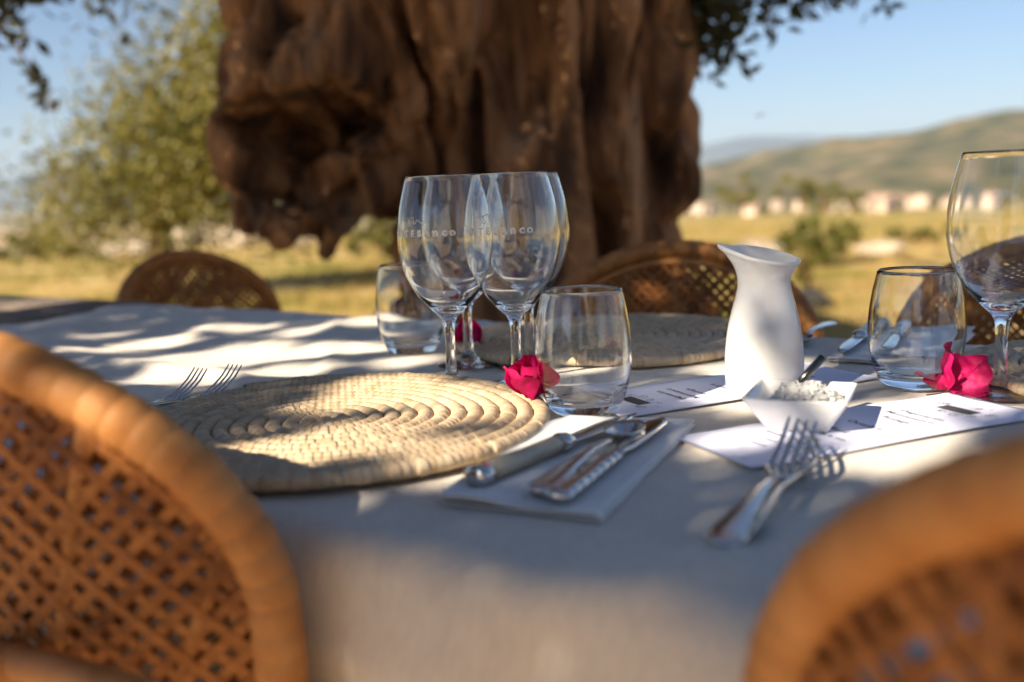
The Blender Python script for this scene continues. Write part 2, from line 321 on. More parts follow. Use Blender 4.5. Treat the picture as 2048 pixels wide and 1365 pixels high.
# ------------------------------------------------------------------ the old olive tree
tree = tag(empty('olive_tree', (0, 3.3, gz(0, 3.3))), 'ancient gnarled tree with a massive fluted brown trunk and overhanging burl behind the table', 'tree')
TZ = gz(0, 3.3)
def trunk_mesh():
    bm = bmesh.new()
    def blob(c, r):
        m = Matrix.Translation((c[0], c[1]-3.3, c[2]-TZ)) @ Matrix.Diagonal((*r, 1)); bmesh.ops.create_icosphere(bm, subdivisions=4, radius=1, matrix=m)
    def tb(path, rad, n=20):
        V, F = tube([(p[0], p[1]-3.3, p[2]-TZ) for p in path], rad, n); vs = [bm.verts.new(v) for v in V]
        for f in F: bm.faces.new([vs[i] for i in f])
    tb([(.12, 3.35, -.15), (.11, 3.35, .12), (.10, 3.35, .45), (.10, 3.33, .8), (.10, 3.3, 1.2), (.02, 3.3, 1.7), (-.05, 3.3, 2.1)], [.70, .54, .43, .42, .43, .53, .5], 32)
    blob((-.10, 3.28, 1.62), (.62, .5, .62)); blob((-.38, 3.2, 1.38), (.38, .38, .5))
    tb([(.30, 3.2, .2), (.33, 3.18, .6), (.40, 3.16, .84), (.425, 3.15, 1.0), (.42, 3.15, 1.15), (.38, 3.16, 1.4), (.32, 3.18, 1.75)], [.15, .155, .17, .18, .175, .175, .2], 18); blob((.28, 3.2, 1.35), (.23, .28, .5)); blob((.36, 3.25, .6), (.14, .22, .45))
    blob((-.62, 3.1, 1.27), (.19, .26, .31)); blob((-.52, 3.15, 1.06), (.19, .25, .20)); blob((-.71, 3.08, 1.11), (.12, .18, .14)); blob((-.40, 3.0, 1.32), (.16, .2, .22)); blob((-.66, 3.15, 1.5), (.13, .2, .22))
    blob((-.52, 3.28, 1.8), (.22, .3, .5))
    tb([(-.77, 3.08, 1.06), (-.785, 3.08, .97), (-.755, 3.07, .89), (-.69, 3.06, .85), (-.62, 3.06, .87), (-.58, 3.07, .98)], [.06, .055, .045, .042, .05, .09], 14)
    tb([(-.53, 3.1, 1.1), (-.535, 3.08, .95), (-.555, 3.07, .84), (-.575, 3.06, .76)], [.14, .115, .07, .018], 14)
    tb([(-.36, 3.2, 1.0), (-.47, 3.14, .97), (-.53, 3.1, .95)], [.10, .09, .06], 12)
    for a in range(7):                                   # buttress roots
        an = -math.pi*(a+.5)/7+.2; cx, cy_ = .1+.5*math.cos(an), 3.35+.5*math.sin(an)
        tb([(.1+.3*math.cos(an), 3.35+.3*math.sin(an), .75), (cx, cy_, .3), (.1+.85*math.cos(an), 3.35+.85*math.sin(an), -.12)], [.1, .13, .1], 12)
    me = bpy.data.meshes.new('trunk'); bm.to_mesh(me); bm.free()
    o = bpy.data.objects.new('tmp', me); C.objects.link(o)
    m = o.modifiers.new('r', 'REMESH'); m.mode = 'VOXEL'; m.voxel_size = .017
    dg = bpy.context.evaluated_depsgraph_get(); ev = o.evaluated_get(dg); out = bpy.data.meshes.new_from_object(ev)
    bpy.data.objects.remove(o); bpy.data.meshes.remove(me)
    n = len(out.vertices); co = np.empty(n*3, np.float32); out.vertices.foreach_get('co', co); co = co.reshape(-1, 3)
    no = np.empty(n*3, np.float32); out.vertices.foreach_get('normal', no); no = no.reshape(-1, 3)
    dents = [(-.56, 1.155, .19, .075, .30), (-.45, 1.20, .09, .055, .24), (-.65, 1.05, .10, .13, .26), (-.50, 1.0, .07, .12, .22), (-.28, 1.18, .10, .32, .14), (.05, 1.5, .10, .35, .14), (-.12, 1.0, .07, .25, .12), (.49, .98, .055, .13, .08), (.30, .76, .04, .16, .12), (.13, 1.2, .03, .12, .1), (.37, 1.25, .03, .16, .08)]
    for i in range(n):
        x, y, z = co[i]; wx = x + .05*noise.noise((x*2, y*2, z*1.3)) + .05*z
        side = min(1, max(0, (x+.5)/.3))
        rd = min(.75, abs(noise.noise((wx*6.5, y*2.5, z*.8+5)))*3.4)**.7-.6; r2 = min(.7, abs(noise.noise((wx*14, y*5, z*1.5+2)))*3)**.7-.5
        d = (.15*rd+.055*r2)*side + .022*noise.fractal((x*9, y*9, z*3.5), 1, 2.1, 4) + .03*noise.noise((x*3.2, y*3.2, z*2.2+8))
        if x < -.2: d += .10*(min(.8, abs(noise.noise((x*4.5, y*4.5, z*3)))*3)**.7-.5)+.04*(min(.7, abs(noise.noise((x*11, y*11, z*6)))*3)**.7-.45)
        zz = z+TZ
        if y < .05:
            for dx, dz, rx, rz, dp in dents:
                q = ((x-dx)/rx)**2+((zz-dz)/rz)**2
                if q < 1.6: co[i, 1] += dp*max(0, 1-q/1.6)**.8
        co[i] += no[i]*d
    out.vertices.foreach_set('co', co.ravel()); out.materials.append(M_bark)
    out.polygons.foreach_set('use_smooth', [True]*len(out.polygons)); out.update(); out.name = 'trunk'
    return out
mk('trunk', 0, 0, 0, tree, data=trunk_mesh())
def tl(p): return (p[0], p[1]-3.3, p[2]-TZ)
limbs = [[(-.3, 3.3, 1.9), (-.9, 2.9, 2.5), (-1.8, 1.8, 2.9), (-2.8, .2, 3.1), (-3.4, -1.2, 3.2)],
         [(0, 3.3, 2.0), (-.5, 2.6, 2.7), (-1.2, 1.2, 3.2), (-1.9, -.6, 3.3), (-2.2, -2.2, 3.2)],
         [(.2, 3.3, 2.0), (.6, 2.7, 2.8), (.8, 1.4, 3.3), (.6, -.4, 3.4)], [(.3, 3.3, 1.9), (1.2, 3.5, 2.8), (2.4, 4.0, 3.5), (3.6, 4.3, 3.8)],
         [(0, 3.5, 2.0), (.1, 4.2, 3.2), (-.4, 5.5, 4.2), (-.6, 6.8, 4.4)], [(-.3, 3.4, 2.0), (-1.4, 3.9, 3.0), (-2.8, 4.2, 3.6), (-4.0, 4.0, 3.6)],
         [(-.4, 3.1, 1.9), (-1.7, 2.3, 2.5), (-3.2, 1.4, 2.7), (-4.6, .4, 2.7)]]
for lm in limbs:
    P = catmull(lm, 6); n = len(P)
    P = [np.array(tl(p))+.05*np.array(noise.noise_vector(Vector(p)*1.7)) for p in P]
    V, F = tube(P, [.20*(1-.85*k/(n-1)) for k in range(n)], 12); mk('limb', V, F, M_bark, tree)

# canopy foliage: clusters through the volume of the crown, gaps cut and leaves added to shape the dapples
S = np.array(to_sun); e1 = np.cross(S, [0, 0, 1]); e1 /= np.linalg.norm(e1); e2 = np.cross(S, e1)
CELL = .012; GN = 1500
def cells(P): q = np.stack([P@e1, P@e2], 1); return np.floor(q/CELL).astype(int)+GN//2
cl = []
while len(cl) < 380:
    x, y = rng.uniform(-6.5, 4.5), rng.uniform(-4.6, 8.5)
    if ((x+.8)/5.2)**2+((y-2.0)/6.0)**2 > 1: continue
    zlow = max(2.15, 1.25+.27*y) if y > -1 else 2.15
    hh = 1.9*math.sqrt(max(.05, 1-((x+.8)/5.2)**2-((y-2.0)/6.0)**2))
    cl.append((x, y, zlow+.25+rng.random()**1.3*hh))
cl = np.array(cl)
P = np.repeat(cl, 62, 0)+rng.normal(size=(len(cl)*62, 3))*np.array([.24, .24, .15])
zl = np.where(P[:, 1] > -1, np.maximum(2.05, 1.2+.255*P[:, 1]), 2.05); P = P[P[:, 2] > zl]
lit = [(-0.566, 1.442, 0.092, 0.08), (-0.615, 1.573, 0.046, 0.026), (-0.367, 1.287, 0.108, 0.058), (-0.436, 1.572, 0.04, 0.031), (-0.236, 1.584, 0.033, 0.044), (-0.323, 1.505, 0.034, 0.037), (-0.405, 1.161, 0.037, 0.048), (-0.328, 1.134, 0.025, 0.043), (-0.265, 1.163, 0.038, 0.022), (-0.23, 1.314, 0.057, 0.032), (-0.149, 0.928, 0.022, 0.042), (-0.112, 1.002, 0.037, 0.032), (-0.048, 0.935, 0.034, 0.046), (-0.131, 0.758, 0.089, 0.02), (-0.17, 0.717, 0.034, 0.02), (-0.086, 0.826, 0.031, 0.016), (0.004, 0.859, 0.025, 0.026), (-0.117, 0.806, 0.022, 0.01), (-0.038, 0.705, 0.019, 0.01), (0.166, 0.97, 0.038, 0.032), (0.195, 0.922, 0.019, 0.014), (0.180, 0.770, 0.032, 0.014), (0.307, 0.777, 0.04, 0.023), (0.325, 0.842, 0.033, 0.022), (-0.135, 0.638, 0.008, 0.004), (0.053, 0.825, 0.019, 0.029), (0.279, 0.698, 0.054, 0.018), (0.258, 1.064, 0.053, 0.025), (-0.009, 1.421, 0.037, 0.055), (0.201, 1.214, 0.031, 0.022), (0.076, 1.068, 0.025, 0.019), (-0.125, 1.198, 0.026, 0.023), (0.003, 0.75, 0.016, 0.007), (0.424, 0.849, 0.016, 0.022), (0.232, 0.880, 0.018, 0.012)]
gap = np.zeros((GN, GN), bool)
T = []
for (x, y, a, b) in lit:
    g = np.stack(np.meshgrid(np.linspace(-1, 1, 40), np.linspace(-1, 1, 40)), -1).reshape(-1, 2); g = g[(g**2).sum(1) <= 1]
    T.append(np.c_[x+g[:, 0]*(a*.9+.002), y+g[:, 1]*(b*.9+.002), np.full(len(g), .755)])
for (x, y, z, rr_) in [(.205, .905, .80, .006), (-.004, .893, .778, .02), (.40, .9, .77, .016)]:
    g = rng.normal(size=(60, 3)); g /= np.linalg.norm(g, axis=1)[:, None]; T.append(np.array([x, y, z])+g*rr_)
ii = cells(np.concatenate(T)); gap[ii[:, 0], ii[:, 1]] = True
def grow(m, k):
    for _ in range(k):
        m = m | np.roll(m, 1, 0) | np.roll(m, -1, 0) | np.roll(m, 1, 1) | np.roll(m, -1, 1)
    return m
gapg = grow(gap, 1)
th, zz = np.meshgrid(np.linspace(0, 6.28, 60), np.linspace(.755, .885, 60)); ij = cells(np.c_[.236+.034*np.cos(th.ravel()), .92+.034*np.sin(th.ravel()), zz.ravel()]); thin = np.zeros((GN, GN), bool); thin[ij[:, 0], ij[:, 1]] = True; thin = grow(thin, 1)   # crown leaves thinned toward the sun to brighten the jug
ci = cells(P); ok = (np.abs(ci-GN//2) < GN//2-8).all(1); keep = np.ones(len(P), bool); keep[ok] = ~(gapg[ci[ok, 0], ci[ok, 1]] & (rng.random(ok.sum()) > .10)); P = P[keep]
T = []
uu, vv = np.meshgrid(np.arange(-1.95, 1.3, .01), np.arange(-.35, 1.92, .01)); q = np.outer(uu.ravel(), np.array(TU))+np.outer(vv.ravel(), np.array(TN)); q[:, 2] = .76; T.append(q[(vv.ravel() < 1.34) | (np.sin(uu.ravel()*31+vv.ravel()*17)*np.sin(vv.ravel()*43-uu.ravel()*11) > -.72)])
xx, zz = np.meshgrid(np.arange(-1.1, .85, .011), np.arange(.2, 2.2, .011)); q = np.c_[xx.ravel(), np.full(xx.size, 2.85), zz.ravel()]; T.append(q)
T = np.concatenate(T); tc_ = cells(T); _, fi = np.unique(tc_[:, 0]*GN+tc_[:, 1], return_index=True); T = T[fi]; tc_ = tc_[fi]
T = T[~gapg[tc_[:, 0], tc_[:, 1]] & (~thin[tc_[:, 0], tc_[:, 1]] | (rng.random(len(T)) < .55))]
extra = []  # unseen leaves added along the sun rays to shade table and trunk
for ps in range(3):
    Tq = T[(rng.random(len(T)) < (1, .6, .9)[ps]) & ((ps < 2) | ((T[:, 0]*TN.x+T[:, 1]*TN.y < .56) & (T[:, 1] < 1.5)))]
    cq = cells(Tq); zt = np.where(thin[cq[:, 0], cq[:, 1]], rng.uniform(3.7, 4.6, len(Tq)), rng.uniform(2.1, 2.75, len(Tq))); ex = Tq+S*((zt-Tq[:, 2])/S[2])[:, None]
    lo = np.where(ex[:, 1] > -1, np.maximum(2.08, 1.22+.255*ex[:, 1]), 2.08); dz = np.maximum(0, lo+.1*rng.random(len(ex))-ex[:, 2]); ex += S*(dz/S[2])[:, None]*1.6
    lo = np.where(ex[:, 1] > -1, np.maximum(2.05, 1.2+.25*ex[:, 1]), 2.05); extra.append(ex[ex[:, 2] > lo])
extra = np.concatenate(extra)
P = np.concatenate([P, extra])-np.array([0, 3.3, TZ])
leaves('crown', P, .052, M_leaf, tree, .42, .1, 3)
# drooping sprays that hang into view at both upper corners
def spray(base, tip, nl, spread, size, seed):
    g = np.random.default_rng(seed); b, t = np.array(tl(base)), np.array(tl(tip)); k = g.random(nl)[:, None]**.7
    Pp = b+(t-b)*k+g.normal(size=(nl, 3))*spread
    return Pp, [b, (b+t)/2+np.array([0, 0, .03]), t]
SP = [((-1.62, 3.0, 1.95), (-1.46, 3.0, 1.44), 120, .05, 11), ((-1.60, 2.9, 1.9), (-1.36, 2.95, 1.52), 110, .05, 12), ((-1.75, 2.9, 1.8), (-1.50, 2.9, 1.47), 90, .045, 18), ((-1.40, 3.4, 1.9), (-1.28, 3.4, 1.56), 40, .04, 13), ((-1.22, 3.4, 1.9), (-1.20, 3.4, 1.6), 30, .04, 17), ((-1.72, 3.3, 1.75), (-1.40, 3.2, 1.24), 26, .016, 14),
      ((.70, 3.05, 1.9), (.64, 3.05, 1.30), 300, .045, 15), ((.62, 3.1, 1.9), (.60, 3.08, 1.42), 260, .05, 25), ((.85, 3.2, 1.9), (.80, 3.15, 1.45), 160, .05, 26), ((1.10, 3.3, 1.8), (1.02, 3.25, 1.50), 90, .04, 27), ((1.25, 3.3, 1.75), (1.18, 3.25, 1.51), 60, .035, 28), ((.95, 3.1, 1.8), (.92, 3.15, 1.48), 90, .04, 29)]
pts = []; tw = []
for b, t, n, s, sd in SP:
    p, path = spray(b, t, int(n*1.7), s*1.15, .045, sd); pts.append(p); tw.append(path)
leaves('hanging_leaves', np.concatenate(pts), .058, M_leaf, tree, .42, .5, 5)
for path in tw:
    V, F = tube(path, [.008, .005, .003], 6); mk('twig', V, F, M_bark, tree)

# ------------------------------------------------------------------ trees, shrubs, rocks of the field
def field_tree(name, loc, cr, n, size, mat, label, cat, group=None, seed=1, h=1.0, trunk=True, lobes=None):
    t = tag(empty(name, (loc[0], loc[1], gz(*loc))), label, cat, group); g = np.random.default_rng(seed)
    k = max(8, n//55); d = g.normal(size=(k, 3)); d /= np.linalg.norm(d, axis=1)[:, None]; c = d*(g.random((k, 1))**.45)*np.array(cr)*.88+np.array([0, 0, h])
    if lobes:
        wt = np.array([r[0]*r[2] for _, r in lobes]); pick = g.choice(len(lobes), k, p=wt/wt.sum()); c = np.array([np.array(lobes[q][0])+dd*np.array(lobes[q][1])*g.random()**.4 for q, dd in zip(pick, d)])
    c = c[c[:, 2] > .06]; Pp = np.repeat(c, 55, 0)+g.normal(size=(len(c)*55, 3))*min(cr)*.13
    Pp = Pp[Pp[:, 2] > .02]
    leaves('crown', Pp, size, mat, t, .5, .1, seed)
    if trunk:
        V, F = tube(catmull([(0, 0, -.1), (.05, 0, h*.4), (-.06, .05, h*.8), (0, 0, h*1.25)], 4), [max(.02, cr[0]*.05)*(1.2-.06*i) for i in range(13)], 8); mk('trunk', V, F, M_bark, t)
        for j in range(0, len(c), max(1, len(c)//9)):
            V, F = tube([(0, 0, h*.55), (c[j][0]*.5, c[j][1]*.5, h*.55+(c[j][2]-h*.55)*.6), tuple(c[j])], [max(.012, cr[0]*.02), max(.01, cr[0]*.013), .006], 6); mk('branch', V, F, M_bark, t)
    return t
field_tree('carob_tree', (-3.7, 10.5), (2.4, 2.4, 2.3), 42000, .085, M_leaf2, 'yellow green leafy tree in the field behind the gnarled trunk', 'tree', None, 21, 1.2, True,
           [((2.2, 0, 2.3), (1.7, 1.5, 1.6)), ((1.1, 0, 1.75), (1.2, 1.2, 1.0)), ((.2, 0, 1.3), (.95, 1.0, .72)), ((-.7, 0, 1.02), (.45, .6, .4))])
sh = 'shrubs in the dry field'
field_tree('shrub', (3.45, 10.9), (.62, .5, .36), 1500, .07, M_bush, 'wide rounded green shrub in the dry field behind the jug', 'shrub', sh, 22, .22)
field_tree('shrub', (2.55, 8.6), (.10, .10, .30), 250, .05, M_bush, 'small upright shrub beside the dark boulder', 'shrub', sh, 23, .25)
field_tree('shrub', (-9.6, 20.8), (1.3, .8, .5), 1300, .12, M_bush, 'low spreading green shrub by the pale boulders', 'shrub', sh, 24, .3)
field_tree('shrub', (-11.5, 24.5), (1.1, .8, .5), 1000, .12, M_bush, 'green shrub in front of the dry stone wall', 'shrub', sh, 26, .3)
field_tree('shrub', (5.6, 13.5), (.5, .4, .22), 700, .08, M_bush, 'low green shrub beyond the pale stone, right of the wide shrub', 'shrub', sh, 27, .14)
field_tree('shrub', (-1.4, 13.5), (.9, .6, .45), 900, .1, M_bush, 'green shrub seen under the overhanging burl', 'shrub', sh, 28, .3)
for k, (x, y, s) in enumerate([(14, 60, 1.6), (22, 75, 2.0), (30, 95, 2.4), (19, 120, 3.0), (48, 140, 3.2), (-30, 90, 2.4), (-48, 120, 3.0), (-24, 70, 1.8), (60, 190, 4), (80, 230, 4.5), (-80, 200, 4.5), (-62, 160, 4)]):
    field_tree('orchard_tree', (x, y), (s, s, s*.8), 420, s*.16, M_bush, ('small round tree far off in the fields below the hill' if x > 0 else 'small round tree far off in the fields under the blue mountain'), 'tree', 'far orchard trees', 40+k, s*.9)
for k, (px, d) in enumerate([(1390, 640), (1470, 700), (1535, 620), (1580, 760), (1655, 600), (1725, 610), (1805, 590), (1880, 640), (1930, 700), (2010, 620)]):
    az = math.atan((px-1024)/1991); s = 3.5+(k*37 % 5)*.6
    field_tree('village_tree', (d*math.sin(az), d*math.cos(az)), (s*1.2, s, s*.8), 300, s*.2, M_bush, 'round green tree standing among the far village houses', 'tree', 'trees of the far village', 70+k, s*.8)
def rock(loc, r, mat, label, seed, group=None):
    bm = bmesh.new(); bmesh.ops.create_icosphere(bm, subdivisions=3, radius=1)
    for v in bm.verts:
        n_ = noise.fractal(v.co*1.3+Vector((seed*7, 0, 0)), 1, 2, 4); v.co *= 1+.22*n_; v.co.x *= r[0]; v.co.y *= r[1]; v.co.z *= r[2]
        v.co.z = max(v.co.z, -r[2]*.45)
    o = bmk('boulder', bm, mat, None, False); o.location = (loc[0], loc[1], gz(*loc)+r[2]*.35); return tag(o, label, 'boulder', group)
rock((2.25, 7.6), (.24, .18, .10), M_darkstone, 'dark flat boulder lying in the field grass', 1)
rock((4.55, 12.2), (.30, .2, .12), M_stone, 'pale flat boulder beside the wide green shrub', 2)
rock((3.25, 13.0), (.36, .25, .14), M_stone, 'pale rounded boulder left of the wide shrub', 3)
rock((2.5, 13.2), (.26, .2, .10), M_stone, 'small pale boulder near the tree trunk edge', 8)
rock((-8.2, 21.4), (.75, .4, .26), M_stone, 'long pale boulder in the field left of the leafy tree', 4)
rock((-8.3, 25.8), (.4, .35, .42), M_stone, 'upright pale boulder under the leafy tree', 5)
rock((-6.4, 24.0), (.8, .5, .4), M_stone, 'brownish boulder behind the trunk of the leafy tree', 6)
rock((-5.0, 24.0), (.5, .5, .35), M_stone, 'pale boulder in the shade of the leafy tree', 7)
# dry stone wall
wl_ = tag(empty('dry_stone_wall', (-12.5, 27, gz(-12.5, 27)), R(6)), 'low brown dry stone wall across the field', 'wall')
bm = bmesh.new(); bmesh.ops.create_cube(bm, size=1); bmesh.ops.bevel(bm, geom=bm.edges[:], offset=.12, segments=1, affect='EDGES')
stone_me = bpy.data.meshes.new('stone'); bm.to_mesh(stone_me); bm.free(); stone_me.materials.append(M_stone)
for row in range(4):
    x = -9 + (row % 2)*.2
    while x < 5:
        wd = random.uniform(.35, .7); o = mk('stone', 0, 0, 0, wl_, data=stone_me); o.location = (x+wd/2, random.uniform(-.05, .05), .08+row*.17); o.scale = (wd*.96, .4, .17); o.rotation_euler = (0, random.uniform(-.05, .05), random.uniform(-.1, .1)); x += wd
# grass
g = np.random.default_rng(5); V, F = [], []
for _ in range(7000):
    d = 6+22*g.random()**1.4; a = g.uniform(-.62, .62); x, y = d*math.sin(a), d*math.cos(a)
    if noise.noise((x*.5, y*.5, 1)) < -.15: continue
    z = gz(x, y)
    for b in range(5):
        t = g.uniform(0, 6.28); h = g.uniform(.05, .17); bx, by = x+g.normal()*.06, y+g.normal()*.06; k = len(V)
        V += [(bx-.006*math.cos(t), by-.006*math.sin(t), z-.01), (bx+.006*math.cos(t), by+.006*math.sin(t), z-.01), (bx+g.normal()*.05, by+g.normal()*.05, z+h)]; F.append((k, k+1, k+2))
o = mk('grass', V, F, M_grass, None, False); o['kind'] = 'stuff'; o['label'] = 'dry golden field grass'; o['category'] = 'grass'

# ------------------------------------------------------------------ village and the house behind the table
def house(name, loc, rz, w, d, h, label, wallmat, group=None, nw=3, nf=2, cat='house'):
    t = tag(empty(name, (loc[0], loc[1], gz(*loc)-.3), rz), label, cat, group); rh = w*.22
    V = [(-w/2, -d/2, 0), (w/2, -d/2, 0), (w/2, d/2, 0), (-w/2, d/2, 0), (-w/2, -d/2, h), (w/2, -d/2, h), (w/2, d/2, h), (-w/2, d/2, h), (0, -d/2, h+rh), (0, d/2, h+rh)]
    mk('wall', V, [(0, 1, 5, 8, 4), (3, 7, 9, 6, 2), (0, 4, 7, 3), (1, 2, 6, 5)], wallmat, t, False)
    e = w*.05; s = rh/(w/2); V = []
    for zo in (.02*w, .05*w): V += [(-w/2-e, -d/2-e, h-e*s+zo), (0, -d/2-e, h+rh+zo), (w/2+e, -d/2-e, h-e*s+zo), (-w/2-e, d/2+e, h-e*s+zo), (0, d/2+e, h+rh+zo), (w/2+e, d/2+e, h-e*s+zo)]
    mk('roof', V, [(0, 1, 4, 3), (1, 2, 5, 4), (6, 9, 10, 7), (7, 10, 11, 8), (0, 6, 7, 1), (1, 7, 8, 2), (3, 4, 10, 9), (4, 5, 11, 10), (0, 3, 9, 6), (2, 8, 11, 5)], M_roof, t, False)
    for i in range(nw):
        for j in range(nf):
            cx = (-.5+(i+.5)/nw)*w*.9; cz = (j+.45)/nf*h; ww, wh = w*.09, h*.2/nf*1.6
            for sy in (-1, 1):
                V, F = boxv(cx-ww/2, cx+ww/2, sy*d/2-.06*sy-.05, sy*d/2-.06*sy+.10, cz, cz+wh); mk('window', V, F, M_dark, t, False)
    return t
vg = 'village houses below the hill'
spec = [(1400, 13), (1425, 10), (1508, 12), (1560, 8), (1612, 11), (1690, 14), (1712, 9), (1742, 15), (1768, 16), (1792, 12), (1818, 10), (1850, 13), (1755, 11), (1700, 9), (1905, 10), (1975, 12)]
for k, (px, wd) in enumerate(spec):
    az = math.atan((px-1024)/1991); d = random.uniform(640, 900)
    if px in (1755, 1700): d = 930
    loc = (d*math.sin(az), d*math.cos(az))
    t = house('village_house', loc, random.uniform(0, 3), wd, wd*.8, random.uniform(5, 8), 'pale house with tiled roof in the far village below the hill', M_wall_a, vg)
house('stone_house', (3.2, -13), R(14), 7, 8, 4.6, 'warm stone house with a gable across the yard', M_housewall, None, 2, 2)
house('stone_barn', (-7.5, -17), R(-20), 6, 7, 4.0, 'stone barn with a gable across the yard', M_housewall, None, 2, 1, 'barn')

# ------------------------------------------------------------------ haze
V, F = boxv(-9900, 9900, -9900, 9900, -75, 520); hz = mk('haze', V, F, None, None, False); hz['kind'] = 'stuff'; hz['label'] = 'thin bluish air over the valley'
hm = bpy.data.materials.new('haze'); hm.use_nodes = True; hn = hm.node_tree
hn.nodes.remove(hn.nodes['Principled BSDF']); pv = hn.nodes.new('ShaderNodeVolumePrincipled'); pv.inputs['Density'].default_value = 1e-4; pv.inputs['Color'].default_value = (.68, .82, 1, 1); pv.inputs['Anisotropy'].default_value = .0
hn.links.new(pv.outputs[0], hn.nodes['Material Output'].inputs['Volume']); hz.data.materials.append(hm); hz.display_type = 'WIRE'

# ------------------------------------------------------------------ tables and cloth
def table(name, u0, u1, v0, v1, top, label, planks):
    c = uv((u0+u1)/2, (v0+v1)/2); t = tag(empty(name, (c.x, c.y, gz(c.x, c.y)), TANG), label, 'table'); L, W = u1-u0, v1-v0; gzz = gz(c.x, c.y); tz = top-gzz
    for k in range(planks):
        w_ = W/planks; V, F = boxv(-L/2, L/2, -W/2+k*w_+.002, -W/2+(k+1)*w_-.002, tz-.032, tz)
        bmk('plank', bev(V, F, .003), M_wood, t)
    for sy in (-1, 1):
        V, F = boxv(-L/2+.06, L/2-.06, sy*(W/2-.05)-.012, sy*(W/2-.05)+.012, tz-.12, tz-.034); mk('apron', V, F, M_wood, t, False)
    for sx in (-1, 1):
        for sy in (-1, 1):
            V, F = boxv(sx*(L/2-.09)-.035, sx*(L/2-.09)+.035, sy*(W/2-.10)-.035, sy*(W/2-.10)+.035, -.03, tz-.034); mk('leg', V, F, M_wood, t, False)
V0, V1, U0, U1 = .435, 1.285, -1.72, 1.3
table('dining_table', U0+.01, U1-.02, V0+.02, V1-.02, TOP-.022, 'long wooden dining table under the linen cloth', 5)
table('wooden_table', -2.75, U0-.035, .42, 1.34, TOP-.006, 'bare weathered plank table past the far end of the cloth', 5)
flats = [(-.163, .85, .22), (.125, 1.26, .21), (.616, .913, .21), (.22, .93, .17), (.30, .78, .16), (.05, .72, .14), (.38, .92, .10), (.43, 1.14, .13), (.02, 1.05, .10), (-.10, 1.2, .1)]
def cloth_z(x, y):
    a = 1
    for fx, fy, fr in flats:
        q = math.hypot(x-fx, y-fy)/fr; a *= min(1, max(.12, (q-.75)/.6))
    u, v = to_uv(x, y)
    wv = noise.noise((x*1.7+.25*y, y*5.2, 2.3))*.7 + .5*noise.noise((x*3.3+1.6*y, y*9, 7.1)) + .2*noise.noise((x*11, y*19, 1.7))
    rd = 1-abs(noise.noise((u*2.1+v*1.1, v*4.3-u*.8, 11)))*3
    r3 = max(0, 1-abs(noise.noise((x*6.5+y*2, y*11-x*1.5, 5)))*5)
    return TOP-.001-.004*a + a*.0035*r3 + a*(.012*wv + .012*max(0, rd)**2)
def cloth():
    V, F = [], []; hang = .30; rr = .022
    su = np.concatenate([np.arange(U0-hang, U0, .03), np.arange(U0, -.95, .012), np.arange(-.95, .62, .0075), np.arange(.62, U1+.001, .02)])
    sv = np.concatenate([np.arange(V0-hang, V0, .012), np.arange(V0, V1, .0075), np.arange(V1, V1+hang, .02)])
    def fold(s, lo, hi):
        for e, sg in ((lo, -1), (hi, 1)):
            k = (s-e)*sg+rr
            if k > 0:
                if k < rr*math.pi/2: a = k/rr; return e+sg*(-rr+rr*math.sin(a)), rr*(1-math.cos(a))
                return e, rr+(k-rr*math.pi/2)
        return s, 0
    for u in su:
        for v in sv:
            pu, du = fold(u, U0, U1+9); pv_, dv = fold(v, V0, V1); dr = max(du, dv)
            p = uv(pu, pv_); f = max(0, 1-dr/rr) if dr < rr else 0
            zt = cloth_z(p.x, p.y)
            if dr > rr*.4:
                wob = (.020*noise.noise((u*3.2+v*1.2, v*.9, 4))+.012*noise.noise((u*8-v*3, v*1.6, 9)))*min(1, (dr-rr*.4)/.07)
                crs = .007*max(0, min(1, (dr-.095-.012*math.sin(u*2.1))/.012))
                if dv >= du: p += TN*((-1 if v < .8 else 1)*(abs(wob)+.004*min(1, dr/.1)+.03*dr-crs))
                else: p -= TU*abs(wob)
            V.append((p.x, p.y, zt-dr))
    n = len(sv)
    for i in range(len(su)-1):
        for j in range(n-1): F.append((i*n+j, (i+1)*n+j, (i+1)*n+j+1, i*n+j+1))
    return mk('tablecloth', V, F, M_linen)
tag(cloth(), 'crumpled natural linen tablecloth covering the long table', 'tablecloth')

